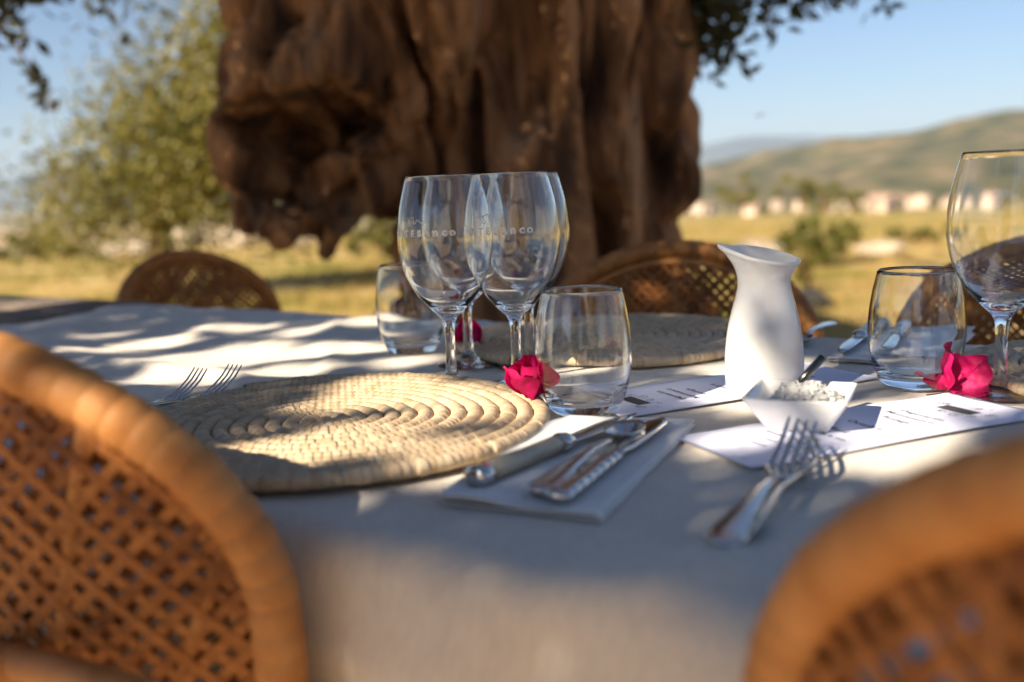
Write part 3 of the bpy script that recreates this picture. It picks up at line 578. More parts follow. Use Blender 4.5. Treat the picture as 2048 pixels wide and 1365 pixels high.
# ------------------------------------------------------------------ rattan chairs
HW, ZS, ZA = .235, .705, .175           # half width, spring height, arch rise (centre line of the hoop)
def back_pt(x, z, off=0):
    y = -.235+.075*(x/HW)**2-.05*(z-.44)
    n_ = Vector((-.15*x/HW/HW, 1, .05)).normalized()
    return Vector((x, y, z))+n_*off
def inside(x, z, m=.010): 
    h = HW-m
    if abs(x) >= h or z < .47: return False
    return z < ZS or z < ZS+(ZA-m)*math.sqrt(max(0, 1-(x/h)**2))
def make_chair():
    t = empty('rattan_chair'); path = []
    for k in range(26): path.append((-HW+.012*(1-k/25.), .02+(ZS-.02)*k/26.))
    for k in range(61):
        a = math.pi*(1-k/60); path.append((HW*math.cos(a), ZS+ZA*math.sin(a)))
    for k in range(26): path.append((HW-.012*k/25., ZS-(ZS-.02)*(k+1)/26.))
    pts_ = catmull([back_pt(x, z) if z > .44 else Vector((x, back_pt(x, .44).y-(.44-z)*.08, z)) for x, z in path], 8)
    s = 0; rad_ = []
    for i, p in enumerate(pts_):
        if i: s += float(np.linalg.norm(pts_[i]-pts_[i-1]))
        rad_.append(.0158*(1+.09*abs(math.sin(s*math.pi/.0165))**.5-.05)+.0009*noise.noise((s*40, 0, 0)))
    V, F = tube(pts_, rad_, 14); mk('hoop', V, F, M_rim, t)
    pin = [back_pt(HW*.915*math.cos(math.pi*(1-k/60)), ZS+ZA*.875*math.sin(math.pi*(1-k/60)), .004) for k in range(61)]
    pin = [back_pt(-HW*.915, .47+(ZS-.47)*k/10, .004) for k in range(10)]+pin+[back_pt(HW*.915, ZS-(ZS-.47)*(k+1)/10, .004) for k in range(10)]
    V, F = tube(pin, .0065, 8); mk('inner_hoop', V, F, M_rim, t)
    PT = .0140; sq = math.sqrt(.5)
    for off, ph, hw in ((-.0055, 0, .0032), (.0065, .22, .0030)):
        for dirn in (0, 1):
            for k in range(-70, 71):
                c = (k+ph+.5*dirn)*PT; an_ = R((45 if off < 0 else 47) if dirn == 0 else (-45 if off < 0 else -44))+random.gauss(0, .006); dx, dz = math.cos(an_), math.sin(an_); px, pz = -dz, dx
                cx, cz = px*c*(1 if dirn == 0 else 1), .62+pz*c
                run = []; best = []
                for j in range(-95, 96):
                    s_ = j*PT*.5; x, z = cx+dx*s_, cz+dz*s_
                    if inside(x, z): run.append((j, x, z))
                    else:
                        if len(run) > len(best): best = run
                        run = []
                if len(run) > len(best): best = run
                if len(best) < 4: continue
                V, F = [], []
                jt = random.gauss(0, .0013)
                for j, x, z in best:
                    o_ = off+.0011*math.cos(math.pi*(j/1.0)+math.pi*(k+dirn))*(1 if j % 2 == 0 else 0)
                    x += px*jt; z += pz*jt
                    a_, b_ = (x-px*hw, z-pz*hw), (x+px*hw, z+pz*hw)
                    V += [back_pt(*a_, o_-.0004), back_pt(*b_, o_-.0004), back_pt(*b_, o_+.0007), back_pt(*a_, o_+.0007)]
                for i in range(len(best)-1):
                    for q in range(4): F.append((i*4+q, i*4+(q+1) % 4, i*4+4+(q+1) % 4, i*4+4+q))
                mk('cane_strand', V, F, M_cane, t, False)
    for x0, x1 in ((-.05, -.15), (0, 0), (.05, .15), (-.10, -.22), (.10, .22)):
        top_z = ZS+(ZA-.006)*math.sqrt(max(0, 1-(x1/HW)**2)); P_ = [back_pt(x0+(x1-x0)*k/8, .45+(top_z-.45)*k/8, .0005) for k in range(9)]
        V, F = tube(P_, .0065, 8); mk('rib', V, F, M_rim, t)
    # seat: rounded woven pad on a ring, four legs with a stretcher ring
    V, F = [], []; n = 40
    for r_, z in ((0, .435), (.8, .44), (1.0, .435), (1.03, .42), (1.0, .40), (0, .395)):
        if r_ == 0: V.append((0, .0, z))
        else: V += [(.232*r_*math.copysign(abs(math.cos(a))**.75, math.cos(a)), .02+.225*r_*math.copysign(abs(math.sin(a))**.75, math.sin(a)), z) for a in [2*math.pi*k/n for k in range(n)]]
    for k in range(n): F.append((0, 1+k, 1+(k+1) % n))
    for i in range(3):
        for k in range(n): F.append((1+i*n+k, 1+(i+1)*n+k, 1+(i+1)*n+(k+1) % n, 1+i*n+(k+1) % n))
    e_ = len(V)-1
    for k in range(n): F.append((e_, 1+3*n+(k+1) % n, 1+3*n+k))
    mk('seat', V, F, M_cane, t)
    for sx in (-1, 1):
        V, F = tube([(sx*.20, .19, .40), (sx*.205, .205, .2), (sx*.21, .215, 0)], [.016, .015, .014], 10); mk('leg', V, F, M_rim, t)
        V, F = tube([(sx*.19, .19, .15), (sx*.225, -.2, .15)], .010, 8); mk('stretcher', V, F, M_rim, t)
    V, F = tube([(-.2, .2, .15), (.2, .2, .15)], .010, 8); mk('stretcher', V, F, M_rim, t)
    V, F = tube([back_pt(-HW+.01+.0466*k, .462, 0) for k in range(11)], .012, 10); mk('back_rail', V, F, M_rim, t)
    return t
chair = make_chair()
def chair_at(apex, face, z, label, first=False):
    rz = math.atan2(-face[0], face[1]); lb = Vector((0, back_pt(0, ZS+ZA).y, 0)); lb.rotate(Matrix.Rotation(rz, 3, 'Z'))
    loc = (apex[0]-lb.x, apex[1]-lb.y, z); gp = 'rattan chairs round the long table'
    if first: chair.location = loc; chair.rotation_euler = (0, 0, rz); tag(chair, label, 'chair', gp); return chair
    return dup(chair, loc, rz, label, gp)
chair_at((-.394, .615), (.510, .860), .005, 'orange rattan chair drawn up to the coiled mat with the pink flower', True)
chair_at((.245, .19), (.604, .797), .012, 'rattan chair drawn up by the two forks near the salt dish')
chair_at((.292, 1.74), (-.27, -.963), -.045, 'rattan chair between the table and the big trunk, behind the white jug')
chair_at((-.845, 2.55), (.80, -.60), -.07, 'rattan chair beyond the end of the cloth, half hidden by the table')
chair_at((.85, 1.50), -TN, -.04, 'rattan chair behind the large wine glass and the far tumbler')
# cane rail fixed to the first chair's back, standing for another chair's arm
bpy.context.view_layer.update(); inv = chair.matrix_world.inverted()
RP = [inv @ Vector(p) for p in ((-.361, .600, .674), (-.280, .545, .690), (-.192, .475, .705))]
V, F = tube(catmull(RP, 5), .0105, 12); hr = mk('arm_rail', V, F, M_rim, chair)
for k in range(5):
    c_ = RP[1]+(RP[0]-RP[1])*(.32+.06*k); ax_ = (RP[0]-RP[1]).normalized(); V, F = tube([c_-ax_*.0028, c_, c_+ax_*.0028], [.0112, .0128, .0112], 12); mk('binding', V, F, M_rim, hr)
# ------------------------------------------------------------------ placemats
def make_mat():
    t = empty('placemat'); n = 13; Rm = .19; sp = Rm/n; nu = 12
    for k in range(n):
        V, F = [], []; tone = []; r_mid = (k+.6)*sp; nb = max(7, round(2*math.pi*r_mid/.0068)); sub = 6; N = nb*sub
        hw, hh = sp*.51, .0064
        tv = [random.random() for _ in range(nb)]; jr = [random.gauss(0, .04) for _ in range(nb)]
        for i in range(N+1):
            f = i/N; a = 2*math.pi*f; r = sp*(k+.1)+sp*f+.0002*math.sin(a*5)
            b = min(nb-1, int(f*nb)); ph = (f*nb) % 1; bulge = (.91+.09*math.sin(math.pi*ph)**.6)*(1+jr[b]*.8); lean = (ph-.5)*.0035
            zc = .0066+.0016*math.sin(a*2+k*.2)*(k/n)**2+.0012*(k/n)**2
            for q in range(nu):
                c = 2*math.pi*q/nu; rr_ = r+hw*bulge*math.cos(c); aa = a+lean/max(r, .01)*math.cos(c)*1.6
                V.append((rr_*math.cos(aa), rr_*math.sin(aa), zc+hh*bulge*math.sin(c))); tone.append(.15+.7*tv[b] if 0 else .25+.5*tv[b]-.25*(1-math.sin(math.pi*ph)**.5))
        for i in range(N):
            for q in range(nu): F.append((i*nu+q, (i+1)*nu+q, (i+1)*nu+(q+1) % nu, i*nu+(q+1) % nu))
        F.append(tuple(range(nu))); F.append(tuple(N*nu+q for q in range(nu))[::-1])
        o = mk('coil', V, F, M_palm, t); at = o.data.attributes.new('tone', 'FLOAT', 'POINT'); at.data.foreach_set('value', tone)
    return t
matA = make_mat(); matA.location = (-.163, .852, TOP+.001); matA.rotation_euler = (0, 0, 2.2)
MG = 'coiled straw placemats'
tag(matA, 'round coiled straw placemat with a pink flower on its rim, dappled with sun', 'placemat', MG)
dup(matA, (.125, 1.262, TOP+.001), 4.0, 'coiled straw placemat behind the white jug, in front of the chair by the trunk', MG)
dup(matA, (.625, .925, TOP+.001), 1.0, 'coiled straw placemat behind the wine glass that stands by the loose bract', MG)

# ------------------------------------------------------------------ glasses
WO = [(0, 0), (.020, .00042), (.0355, 0), (.0362, .0011), (.031, .0026), (.0185, .0052), (.0098, .0095), (.0064, .017), (.0054, .032), (.0051, .050), (.0058, .064), (.0090, .0735), (.0200, .0845), (.0325, .0995), (.0420, .118), (.0470, .135), (.0487, .150), (.0480, .167), (.0450, .189), (.0378, .2165)]
WI = [(.0374, .2172), (.0370, .2165), (.0441, .189), (.0471, .167), (.0478, .150), (.0461, .135), (.0410, .118), (.0312, .1005), (.0180, .0875), (.0075, .0823), (0, .0812)]
def wine_glass():
    pr = catmull(WO, 4)+catmull(WI, 4); pr = [(max(0, r), max(0, z)) for r, z in pr]; pr[0] = (0, 0); pr[-1] = (0, .0812)
    V, F = lathe(pr, 80); return mk('wine_glass', V, F, M_glass)
def wr(z):
    return float(np.interp(z, [p[1] for p in WO[9:]], [p[0] for p in WO[9:]]))
def text_mesh(s, size, bold=0):
    cu = bpy.data.curves.new('t', 'FONT'); cu.body = s; cu.size = size; cu.offset = bold; cu.resolution_u = 3; cu.align_x = 'CENTER'; cu.space_character = 1.08
    o = bpy.data.objects.new('t', cu); C.objects.link(o); dg = bpy.context.evaluated_depsgraph_get(); me = bpy.data.meshes.new_from_object(o.evaluated_get(dg))
    V = [tuple(v.co) for v in me.vertices]; F = [tuple(p.vertices) for p in me.polygons]; bpy.data.objects.remove(o); bpy.data.curves.remove(cu); bpy.data.meshes.remove(me)
    return V, F
def ribbon(P2, w):
    V, F = [], []; n = len(P2)
    for i, p in enumerate(P2):
        a, b = P2[max(i-1, 0)], P2[min(i+1, n-1)]; dx, dy = b[0]-a[0], b[1]-a[1]; l = math.hypot(dx, dy) or 1
        ww = w[i] if hasattr(w, '__len__') else w
        V += [(p[0]-dy/l*ww/2, p[1]+dx/l*ww/2, 0), (p[0]+dy/l*ww/2, p[1]-dx/l*ww/2, 0)]
    for i in range(n-1): F.append((2*i, 2*i+1, 2*i+3, 2*i+2))
    return V, F
def wrap(V, ang0, zc):
    out = []
    for x, y, _ in V:
        z = zc+y; r = wr(z)+.00025; a = ang0+x/.048; out.append((r*math.cos(a), r*math.sin(a), z))
    return out
gA = wine_glass()
def letters(parent, ang0):
    V, F, x = [], [], -.043
    for ch, sz, adv, bo in [('M', .0088, .0105, .00042), ('O', .0088, .0098, .00042), ('N', .0088, .0097, .00042), ('T', .0088, .0083, .00042), ('E', .0088, .0083, .00042), ('S', .0088, .0083, .0006), ('a', .0112, .0086, .0006), ('n', .0112, .0088, .0006), ('c', .0112, .0080, .0006), ('o', .0112, .0080, .00045)]:
        v, f = text_mesh(ch, sz, bo); b = len(V); V += [(p[0]+x, p[1]-.003, 0) for p in v]; F += [tuple(b+i for i in q) for q in f]; x += adv
    mk('lettering', wrap(V, ang0, .1625), F, M_etch, parent, False)
    sq = catmull([(-.016, .0005), (-.0135, .003), (-.0118, -.0005), (-.0095, .0035), (-.0075, .004), (-.0045, -.0005), (-.0035, -.003), (-.0055, -.004), (-.0065, -.001), (-.0045, .004), (-.0015, .0055), (.0005, .003), (.001, -.0015), (.003, -.0012), (.0045, .0025), (.0065, .0015), (.0090, -.0008), (.0125, -.00042), (.0155, .0022)], 6)
    V, F = ribbon([tuple(p) for p in sq], .0011); mk('squiggle_emblem', wrap([(p[0]*1.05-.004, p[1]*.9, 0) for p in V], ang0, .1735), F, M_etch, parent, False)
GG = 'stemmed wine glasses'
def ang(p, turn): return math.atan2(-p[1], -p[0])+turn     # azimuth of the side that faces the yard
spots = [((-.064, 1.020), 'wine glass with etched script logo, beside the tumbler and behind the coiled mat', -.62), ((.004, 1.012), 'wine glass with etched script logo, standing right behind the pink flower', -.40),
         ((-.051, 1.148), 'wine glass in the second row, right in front of the far pink flower', None), ((.020, 1.118), 'wine glass in the second row, by the edge of the coiled mat behind', None), ((.440, .882), 'wine glass by itself beside the loose pink bract and the far tumbler', None)]
for k, (p, lb, a) in enumerate(spots):
    o = gA if k == 0 else link(gA.copy()); o.location = (p[0], p[1], TOP+.0012); tag(o, lb, 'wine glass', GG)
    if a is not None: letters(o, ang(p, a))
for o in [o for o in C.objects if o.name.startswith('wine_glass')]: pass
TUO = [(0, .0004), (.018, .0004), (.0265, 0), (.0305, .0022), (.0345, .0085), (.0398, .0235), (.0432, .042), (.0441, .055), (.0428, .075), (.0400, .094), (.0362, .1105)]
TUI = [(.0356, .1114), (.0349, .1105), (.0386, .094), (.0414, .075), (.0426, .055), (.0416, .042), (.0380, .0255), (.0310, .0145), (.0190, .0105), (0, .0098)]
pr = catmull(TUO, 5)+catmull(TUI, 5); pr[0] = (0, .0004); pr[-1] = (0, .0098)
V, F = lathe([(max(0, r), z) for r, z in pr], 80); tumb = mk('tumbler', V, F, M_glass)
for k, (p, lb) in enumerate([((.064, .886), 'stemless glass tumbler beside the pink flower on the mat'), ((.386, .938), 'stemless glass tumbler between the jug and the loose pink bract'), ((-.128, 1.262), 'stemless glass tumbler behind the etched wine glasses')]):
    o = tumb if k == 0 else link(tumb.copy()); o.location = (p[0], p[1], TOP+.0012); tag(o, lb, 'tumbler', 'stemless tumblers')

# ------------------------------------------------------------------ jug
def jug():
    out = [(0, .001), (.026, 0), (.0325, .002), (.0352, .008), (.0362, .022), (.0360, .040), (.0338, .062), (.0295, .082), (.0252, .098), (.0240, .108), (.0252, .117), (.0292, .126), (.0325, .1305)]
    inn = [(.0328, .1328), (.0312, .1336), (.0294, .1322), (.0266, .126), (.0226, .117), (.0212, .108), (.0224, .098), (.0272, .082), (.0315, .062), (.0335, .040), (.033, .015), (.020, .007), (0, .006)]
    V, F = lathe([(max(0, r), z) for r, z in catmull(out, 4)+catmull(inn, 4)], 72); W = []
    for x, y, z in V:
        t = max(0, (z-.100)/.032); a = math.atan2(y, x); s = math.exp(-(min(abs(a), 2*math.pi-abs(a))/.30)**2)   # spout on +x
        lift = .0055*t*math.cos(a)-.0042*t*math.sin(a)
        k = 1+.30*s*t*t; side = math.exp(-((abs(a)-.62)/.28)**2)*t*t*.05
        W.append((x*k*(1-side), y*(1-.42*s*t*t)*(1-side), z+lift+.004*s*t*t))
    return mk('jug', W, F, M_porc)
jg = jug(); jg.location = (.236, .920, TOP+.0018); jg.rotation_euler = (0, 0, R(176)); tag(jg, 'glossy white porcelain jug with a pulled spout, standing on a menu', 'jug')

# ------------------------------------------------------------------ salt dish
def dish():
    bm = bmesh.new(); rings = [(.0235, 0), (.0248, .0008), (.0410, .0272), (.0412, .0290), (.0392, .0291), (.0374, .027), (.0225, .0045)]; prev = None; n = 24
    def sq(h, z, rnd):
        out = []
        for k in range(4):
            ax, ay = [(1, 1), (-1, 1), (-1, -1), (1, -1)][k]; c = (ax*(h-rnd), ay*(h-rnd)); a0 = k*math.pi/2
            for j in range(6): a = a0+j/5*math.pi/2; out.append(bm.verts.new((c[0]+rnd*math.cos(a), c[1]+rnd*math.sin(a), z)))
        return out
    for h, z in rings:
        cur = sq(h, z, .004 if h < .03 else .0045)
        if prev:
            for k in range(n): bm.faces.new((prev[k], prev[(k+1) % n], cur[(k+1) % n], cur[k]))
        else: bm.faces.new(cur[::-1])
        prev = cur
    bm.faces.new(prev)
    bmesh.ops.bevel(bm, geom=[e for e in bm.edges if abs(e.verts[0].co.z-e.verts[1].co.z) < 1e-6 and .0205 < max(abs(e.verts[0].co.x), abs(e.verts[0].co.y))], offset=.0005, segments=2, affect='EDGES')
    return bmk('salt_dish', bm, M_porc)
ds = dish(); DL = Vector((.2365, .803, TOP+.0018)); DR = R(-25); ds.location = DL; ds.rotation_euler = (0, 0, DR); tag(ds, 'small square white porcelain dish heaped with salt flakes', 'dish')
bm = bmesh.new(); g = np.random.default_rng(3)
for _ in range(800):
    a, r = g.uniform(0, 6.28), math.sqrt(g.random()); x, y = g.uniform(-1, 1), g.uniform(-1, 1)
    h = (1-max(abs(x), abs(y))**2)*.017+.020; s = g.uniform(.0025, .0065); c = Vector((x*.0285+.003, y*.028, h*(.68+.25*g.random())))
    if c.z > .024: s = g.uniform(.004, .009)
    q = Matrix.Rotation(g.uniform(0, 6.28), 3, 'Z') @ Matrix.Rotation(g.normal()*.9, 3, 'X') @ Matrix.Rotation(g.normal()*.7, 3, 'Y')
    top_ = [bm.verts.new(c+q @ Vector((s*px*(.6+.4*g.random()), s*py*(.6+.4*g.random()), .0003))) for px, py in ((-.5, -.5), (.5, -.5), (.6, .5), (-.4, .5))]
    bot = [bm.verts.new(v.co-q @ Vector((0, 0, .0006))) for v in top_]
    bm.faces.new(top_); bm.faces.new(bot[::-1])
    for k in range(4): bm.faces.new((top_[k], bot[k], bot[(k+1) % 4], top_[(k+1) % 4]))
V, F = lathe([(0, .028), (.010, .0275), (.020, .023), (.026, .016), (.0205, .006), (0, .0055)], 24); vs = [bm.verts.new(v) for v in V]
for f in F: bm.faces.new([vs[i] for i in f])
sl = bmk('salt_flakes', bm, M_salt, None, False); sl.location = DL; sl.rotation_euler = (0, 0, DR); sl['kind'] = 'stuff'; sl['label'] = 'heap of white salt flakes in the square dish'; sl['category'] = 'salt'
sp_ = empty('salt_spoon', (DL.x, DL.y, DL.z)); tag(sp_, 'little dark spoon stuck in the heap of salt flakes', 'spoon')
V, F = tube([(.0005, .006, .0345), (.012, .013, .043), (.0235, .020, .0515)], [.0026, .0036, .0034], 14); mk('handle', V, F, M_darksteel, sp_)
V, F = lathe([(0, -.002), (.004, -.0012), (.006, .0006), (.0055, .0008), (.0035, -.0006), (0, -.0014)], 16)
V = [Vector((v[0]*1.5, v[1], v[2])) for v in V]; mm = Matrix.Rotation(R(31), 3, 'Z') @ Matrix.Rotation(R(-32), 3, 'Y'); mk('spoon_bowl', [mm @ v+Vector((-.0055, .0025, .0295)) for v in V], F, M_darksteel, sp_)

# ------------------------------------------------------------------ menus
def curl(x, y, amp): return amp*(.5+.5*math.sin(x*21+1.0))*(.4+.6*abs(y)/.05)+amp*.7*max(0, (abs(x)-.10)/.05)**2
def menu(c, rz, amp, label):
    t = empty('menu_card', (c[0], c[1], TOP+.0008), rz); tag(t, label, 'menu', 'printed menus'); L, W = .149, .0525; V, F = [], []; nx, ny = 60, 16
    for s in (0, .00035):
        for i in range(nx+1):
            for j in range(ny+1):
                x, y = -L+2*L*i/nx, -W+2*W*j/ny; V.append((x, y, curl(x, y, amp)+s))
    n = (nx+1)*(ny+1)
    for i in range(nx):
        for j in range(ny):
            a = i*(ny+1)+j; F.append((a, a+1, a+ny+2, a+ny+1)); F.append((n+a, n+a+ny+1, n+a+ny+2, n+a+1))
    for i in range(nx):
        for j in (0, ny): a = i*(ny+1)+j; F.append((a, a+ny+1, n+a+ny+1, n+a))
    for j in range(ny):
        for i in (0, nx): a = i*(ny+1)+j; F.append((a, a+1, n+a+1, n+a))
    mk('sheet', V, F, M_paper, t)
    def lay(V, X, Y=0):      # portrait card: reading up = +x
        out = []
        for a, b, _ in V: x, y = X+b, Y-a; out.append((x, y, curl(x, y, amp)+.00055))
        return out
    for s_, X, sz in (('Octubre', .0, .0105), ('x', .017, .007), ('Bodega', .033, .0095), ('Montesanco', .048, .0098), ('Degustación', .062, .0085), ('Menú', -.028, .0100), ('aperitivo de la casa', -.045, .0068), ('pan y aceite', -.060, .0068), ('ensalada del huerto', -.075, .0068), ('arroz a leña', -.090, .0068), ('postre', -.105, .0068)):
        V, F = text_mesh(s_, sz, .0001); mk('lettering', lay(V, X), F, M_ink, t, False)
    V, F = [], []
    for i in range(9):
        for j in range(5): V.append((-.018+.036*i/8, -.0075+.015*j/4, 0))
    for i in range(8):
        for j in range(4): F.append((i*5+j, i*5+5+j, i*5+6+j, i*5+1+j))
    mk('logo_panel', lay(V, .105), F, M_panel, t, False)
    g_ = random.Random(5); V, F = [], []
    for k in range(30):
        a0 = g_.uniform(0, 6.28); cx, cy_ = .030*math.cos(a0), .017*math.sin(a0); P_ = []; h = g_.uniform(0, 6.28); x, y = cx, cy_; cv = g_.uniform(-700, 700)
        for i in range(26): P_.append((x, y)); h += cv*.0007+g_.gauss(0, .12); x += .0008*math.cos(h); y += .0008*math.sin(h)
        v, f = ribbon(P_, .00045); b = len(V); V += v; F += [tuple(b+i for i in q) for q in f]
    mk('logo_drawing', lay(V, .105), F, M_inkgrey, t, False)
    return t
menu((.2085, .962), R(25)+math.pi, .0012, 'printed menu lying under the white jug and the tumbler')
menu((.283, .790), R(23), .0016, 'printed menu lying under the salt dish')

# ------------------------------------------------------------------ napkins
def napkin(c, rz, L, W, label, seed):
    t = empty('napkin', (c[0], c[1], TOP+.0008), rz); tag(t, label, 'napkin', 'folded napkins')
    for k, (sh_, dz) in enumerate(((0, 0), (.004, .0016), (.001, .0032))):
        V, F = [], []; nx, ny = 40, 20
        for s in (0, .0011):
            for i in range(nx+1):
                for j in range(ny+1):
                    x, y = -L/2+L*i/nx, -W/2+W*j/ny; e = max(abs(x)/(L/2), abs(y)/(W/2))
                    z = dz+.0022*max(0, noise.noise((x*18+seed, y*18, k)))+.006*max(0, e-.82)*max(0, noise.noise((x*9, y*9+seed, k*2)))*8*(k/2)
                    V.append((x+sh_*math.sin(k*2+y*8), y+sh_*.8+.0012*noise.noise((x*30, k, seed)), z+s))
        n = (nx+1)*(ny+1)
        for i in range(nx):
            for j in range(ny): a = i*(ny+1)+j; F.append((a, a+1, a+ny+2, a+ny+1)); F.append((n+a, n+a+ny+1, n+a+ny+2, n+a+1))
        for i in range(nx):
            for j in (0, ny): a = i*(ny+1)+j; F.append((a, a+ny+1, n+a+ny+1, n+a))
        for j in range(ny):
            for i in (0, nx): a = i*(ny+1)+j; F.append((a, a+1, n+a+1, n+a))
        mk('fold', V, F, M_napkin, t)
    return t
napkin((.050, .724), math.atan2(.252, .111), .248, .112, 'folded white napkin with knives and a spoon beside the pink flower mat', 3)
napkin((.462, 1.150), math.atan2(.84, .545), .24, .115, 'folded white napkin behind the tumbler across the table', 9)

# ------------------------------------------------------------------ cutlery
def fork(label, p, rz, tilt=0, z=0, rollx=0):
    t = tag(empty('fork', (p[0], p[1], TOP+.0015+z), rz), label, 'fork', 'steel forks'); t.rotation_euler = (rollx, -tilt, rz)
    x = [0, .006, .02, .05, .09, .12, .135]; V, F = plate(list(zip(x, [.006, .006, .0062, .0085, .0105, .008, .0055])), [.006, .0105, .0102, .0068, .0038, .0034, .0036], [.003, .0042, .004, .004, .0036, .003, .0026]); mk('handle', V, F, M_steel, t)
    V, F = plate([(.134, .0055), (.141, .0042), (.148, .0036), (.158, .0044)], [.0036, .0075, .0118, .0126], .0021, cup=.12); mk('head', V, F, M_steel, t)
    for k in range(4):
        y0 = (k-1.5)*.0065; V, F = plate([(.156, .0042), (.166, .0068), (.178, .0122), (.190, .0202), (.199, .0290), (.2008, .0310)], [.0019, .0018, .0017, .0015, .0011, .0005], [.0021, .002, .0019, .0017, .0012, .0006])
        mk('tine', [(a, b+y0*(1-.03*(a-.156)/.05), c) for a, b, c in V], F, M_steel, t)
    return t
fork('steel fork lying tines up in front of the menu under the salt dish', (.109, .521), math.atan2(.884, .467), 0, .001, R(8))
fork('steel fork turned on its side against the other one near the salt dish', (.128, .518), math.atan2(.872, .49), 0, .006, R(-62))
fork('steel fork left of the pink flower mat, its tines beside its twin', (-.430, .846), math.atan2(.84, .53), 0, .0005, 0)
fork('steel fork left of the pink flower mat, half hidden by the rattan chair back', (-.398, .860), math.atan2(.84, .53), 0, .0005, 0)
def knife(label, p, rz, bone, z):
    t = tag(empty('knife', (p[0], p[1], TOP+z), rz), label, 'knife', 'table knives')
    if bone:
        V, F = plate([(.012, .007), (.03, .0075), (.06, .0068), (.09, .007), (.102, .0072)], [.0088, .0098, .0085, .0078, .0076], .0135); mk('handle', V, F, M_bone, t)
        V, F = plate([(0, .0072), (.002, .0072), (.008, .0072), (.014, .0072)], [.006, .0096, .0104, .0096], [.009, .0145, .0150, .0145]); mk('pommel', V, F, M_steel, t)
        V, F = plate([(.100, .0072), (.106, .0075), (.112, .0072), (.118, .007)], [.0082, .0098, .0088, .006], [.014, .0145, .013, .006]); mk('bolster', V, F, M_steel, t)
        V, F = plate([(.116, .007), (.13, .007), (.17, .007), (.20, .0065), (.218, .006)], [.0065, .0078, .0082, .006, .0006], [.0028, .0022, .002, .0016, .0008]); mk('blade', V, F, M_steel, t)
    else:
        x = [i*.004 for i in range(27)]; V, F = plate([(a, .0055) for a in x], [.0095+.0016*math.sin(i*1.9)-.0001*i if i > 0 else .006 for i in range(27)], [.0075+.0015*math.sin(i*1.9) for i in range(27)]); mk('handle', V, F, M_steel, t)
        V, F = plate([(.104, .0055), (.115, .006), (.13, .006), (.175, .006), (.205, .006), (.222, .006)], [.006, .0052, .0085, .0095, .0085, .0012], [.005, .004, .0026, .0022, .002, .0012]); mk('blade', V, F, M_steel, t)
    return t
def spoon(label, p, rz, z, tilt=0):
    t = tag(empty('spoon', (p[0], p[1], TOP+z), rz), label, 'spoon', 'steel spoons'); t.rotation_euler = (0, -tilt, rz)
    x = [0, .006, .02, .05, .09, .12, .138]; V, F = plate(list(zip(x, [.006, .006, .0062, .0085, .0105, .009, .006])), [.006, .0105, .0102, .0068, .0038, .0034, .0036], [.003, .0042, .004, .004, .0036, .003, .0024]); mk('handle', V, F, M_steel, t)
    V, F = [], []; n, m = 24, 6
    for s in (0, .0012):
        V.append((.160, 0, .0012+s))
        for i in range(1, m+1):
            for k in range(n): a = 2*math.pi*k/n; r = i/m; V.append((.160+.0235*r*math.cos(a), .0150*r*math.sin(a)*(1-.12*math.cos(a)), .0012+.0085*r*r+s))
    nn = 1+m*n
    for b, fl in ((0, 1), (nn, 0)):
        for k in range(n):
            f = (b, b+1+k, b+1+(k+1) % n); F.append(f[::-1] if fl else f)
            for i in range(m-1): q = (b+1+i*n+k, b+1+(i+1)*n+k, b+1+(i+1)*n+(k+1) % n, b+1+i*n+(k+1) % n); F.append(q[::-1] if fl else q)
    for k in range(n): F.append((1+(m-1)*n+k, 1+(m-1)*n+(k+1) % n, nn+1+(m-1)*n+(k+1) % n, nn+1+(m-1)*n+k))
    mk('spoon_bowl', V, F, M_steel, t); return t
NZ = .0058
knife('steak knife with a bone handle and steel ends on the folded napkin', (-.030, .651), math.atan2(.165, .127), True, NZ)
spoon('steel spoon between the two knives on the napkin', (.012, .620), math.atan2(.190, .100), NZ)
knife('table knife with a ridged steel handle on the folded napkin', (.024, .607), math.atan2(.200, .100), False, NZ)
knife('table knife on the napkin behind the tumbler across the table', (.500, 1.255), math.atan2(-.84, -.545)+.1, False, NZ)
knife('steak knife with a bone handle on the napkin behind the tumbler across the table', (.468, 1.262), math.atan2(-.84, -.545)+.05, True, NZ)
spoon('lone steel spoon on the bare cloth behind the white jug', (.430, 1.325), math.atan2(-.84, -.50), .001)

# ------------------------------------------------------------------ bougainvillea
def bract(parent, mat4, L, W, cup, seed, ruff=.0030):
    V, F = [], []; nx, ny = 30, 22
    for i in range(nx+1):
        s = i/nx; w_ = W*(math.sin(math.pi*min(1, s*.97+.03)**.72)**.8 if s < 1 else 0)
        for j in range(ny+1):
            t = -1+2*j/ny; x = L*s; y = w_*t*.5; e = t*t
            z = cup*(y*y)/(W*.25)+cup*1.2*L*(s*s-.3*s)*.6+ruff*e*math.sin(s*11+seed+t*2)+.0032*noise.noise((x*70+seed, y*70, seed))+.0012*noise.noise((x*200, y*260+seed, seed))
            V.append(mat4 @ Vector((x, y, z)))
    for i in range(nx):
        for j in range(ny): F.append((i*(ny+1)+j, (i+1)*(ny+1)+j, (i+1)*(ny+1)+j+1, i*(ny+1)+j+1))
    o = mk('bract', V, F, M_bract, parent)
    vt = mat4 @ Vector((.002, 0, -.0003)); ve = mat4 @ Vector((L*.8, 0, cup*1.2*L*.3)); Vv, Ff = tube([vt, (vt+ve)/2-(mat4.to_3x3() @ Vector((0, 0, .0008))), ve], [.0005, .0004, .0002], 5); mk('midrib', Vv, Ff, M_bract, o)
    return o
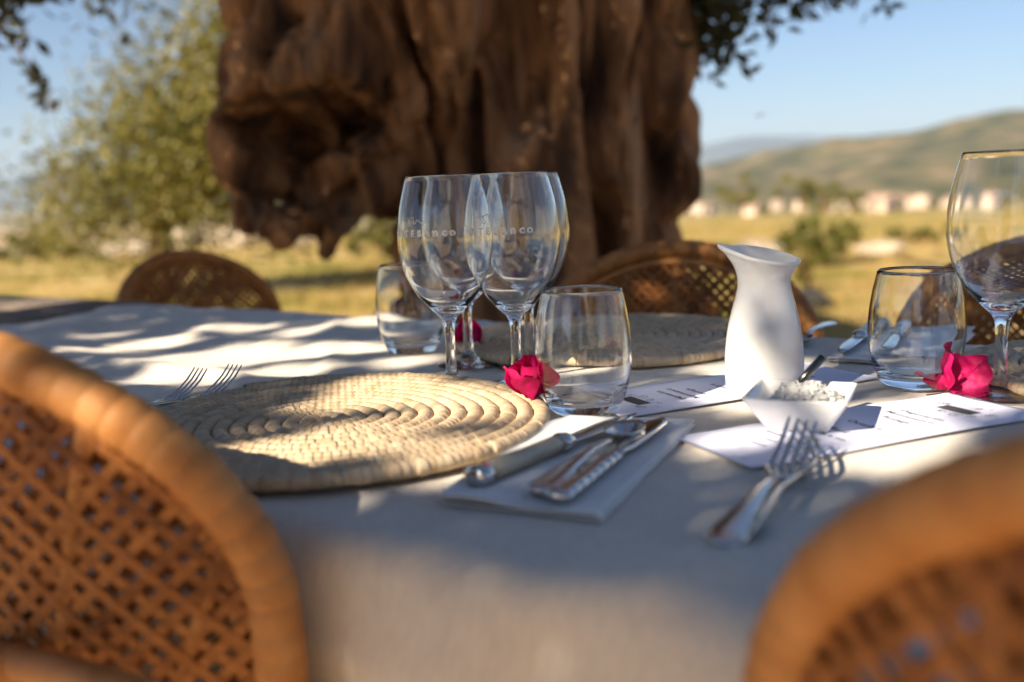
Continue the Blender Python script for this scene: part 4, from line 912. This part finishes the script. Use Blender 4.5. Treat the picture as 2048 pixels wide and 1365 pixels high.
def rot(loc, x, y, z): return Matrix.Translation(loc) @ Matrix.Rotation(R(z), 4, 'Z') @ Matrix.Rotation(R(y), 4, 'Y') @ Matrix.Rotation(R(x), 4, 'X')
def flower(loc, rz, label, specs, stem):
    t = tag(empty('bougainvillea_flower', loc, rz), label, 'flower', 'pink bougainvillea flowers')
    for k, (m, L, W, c) in enumerate(specs): bract(t, m, L, W, c, k*3+loc[0]*50)
    V, F = tube(catmull(stem, 4), .0008, 7); mk('stem', V, F, M_stemb, t)
    for k in range(3):
        a = k*2.1; s_ = Vector(stem[0]); V, F = tube([s_, s_+Vector((.006*math.cos(a), .006*math.sin(a)*.4-.003, .009)), s_+Vector((.008*math.cos(a), -.006, .015))], [.0009, .0014, .0018], 8); mk('floret', V, F, M_bract, t)
    return t
flower((.003, .899, TOP+.0125), 0, 'crumpled magenta bougainvillea flower resting on the rim of the coiled mat',
       [(rot((.010, .008, .001), 18, -72, 78), .037, .050, .55), (rot((.012, -.004, .0005), -8, -38, 200), .040, .036, .5), (rot((.012, .002, .001), 10, -62, 158), .037, .034, .6), (rot((.008, .0, .0005), -20, -45, 262), .022, .036, .5), (rot((.012, .004, .001), 5, -52, 20), .026, .034, .7)],
       [(.010, .002, .004), (.020, -.006, .002), (.030, -.012, -.008), (.046, -.014, -.0105)])
flower((-.058, 1.240, TOP+.001), .3, 'magenta bougainvillea flower on the cloth behind the second row of wine glasses',
       [(rot((0, .004, 0), 0, -80, 100), .050, .036, .5), (rot((.006, 0, 0), 0, -68, 30), .040, .040, .6), (rot((-.004, 0, 0), 0, -70, 170), .036, .036, .5)], [(0, 0, .004), (-.008, -.01, .002), (-.02, -.018, .001)])
flower((.408, .902, TOP+.001), 0, 'loose magenta bougainvillea bract leaning between the far tumbler and the wine glass',
       [(rot((-.004, -.004, .0015), 52, -34, 22), .046, .046, .35), (rot((-.004, .004, .001), 15, -72, 120), .044, .034, .5), (rot((-.004, .006, .001), 20, -18, 172), .032, .022, .4)], [(-.004, 0, .003), (-.012, -.006, .0015), (-.03, -.010, .001)])
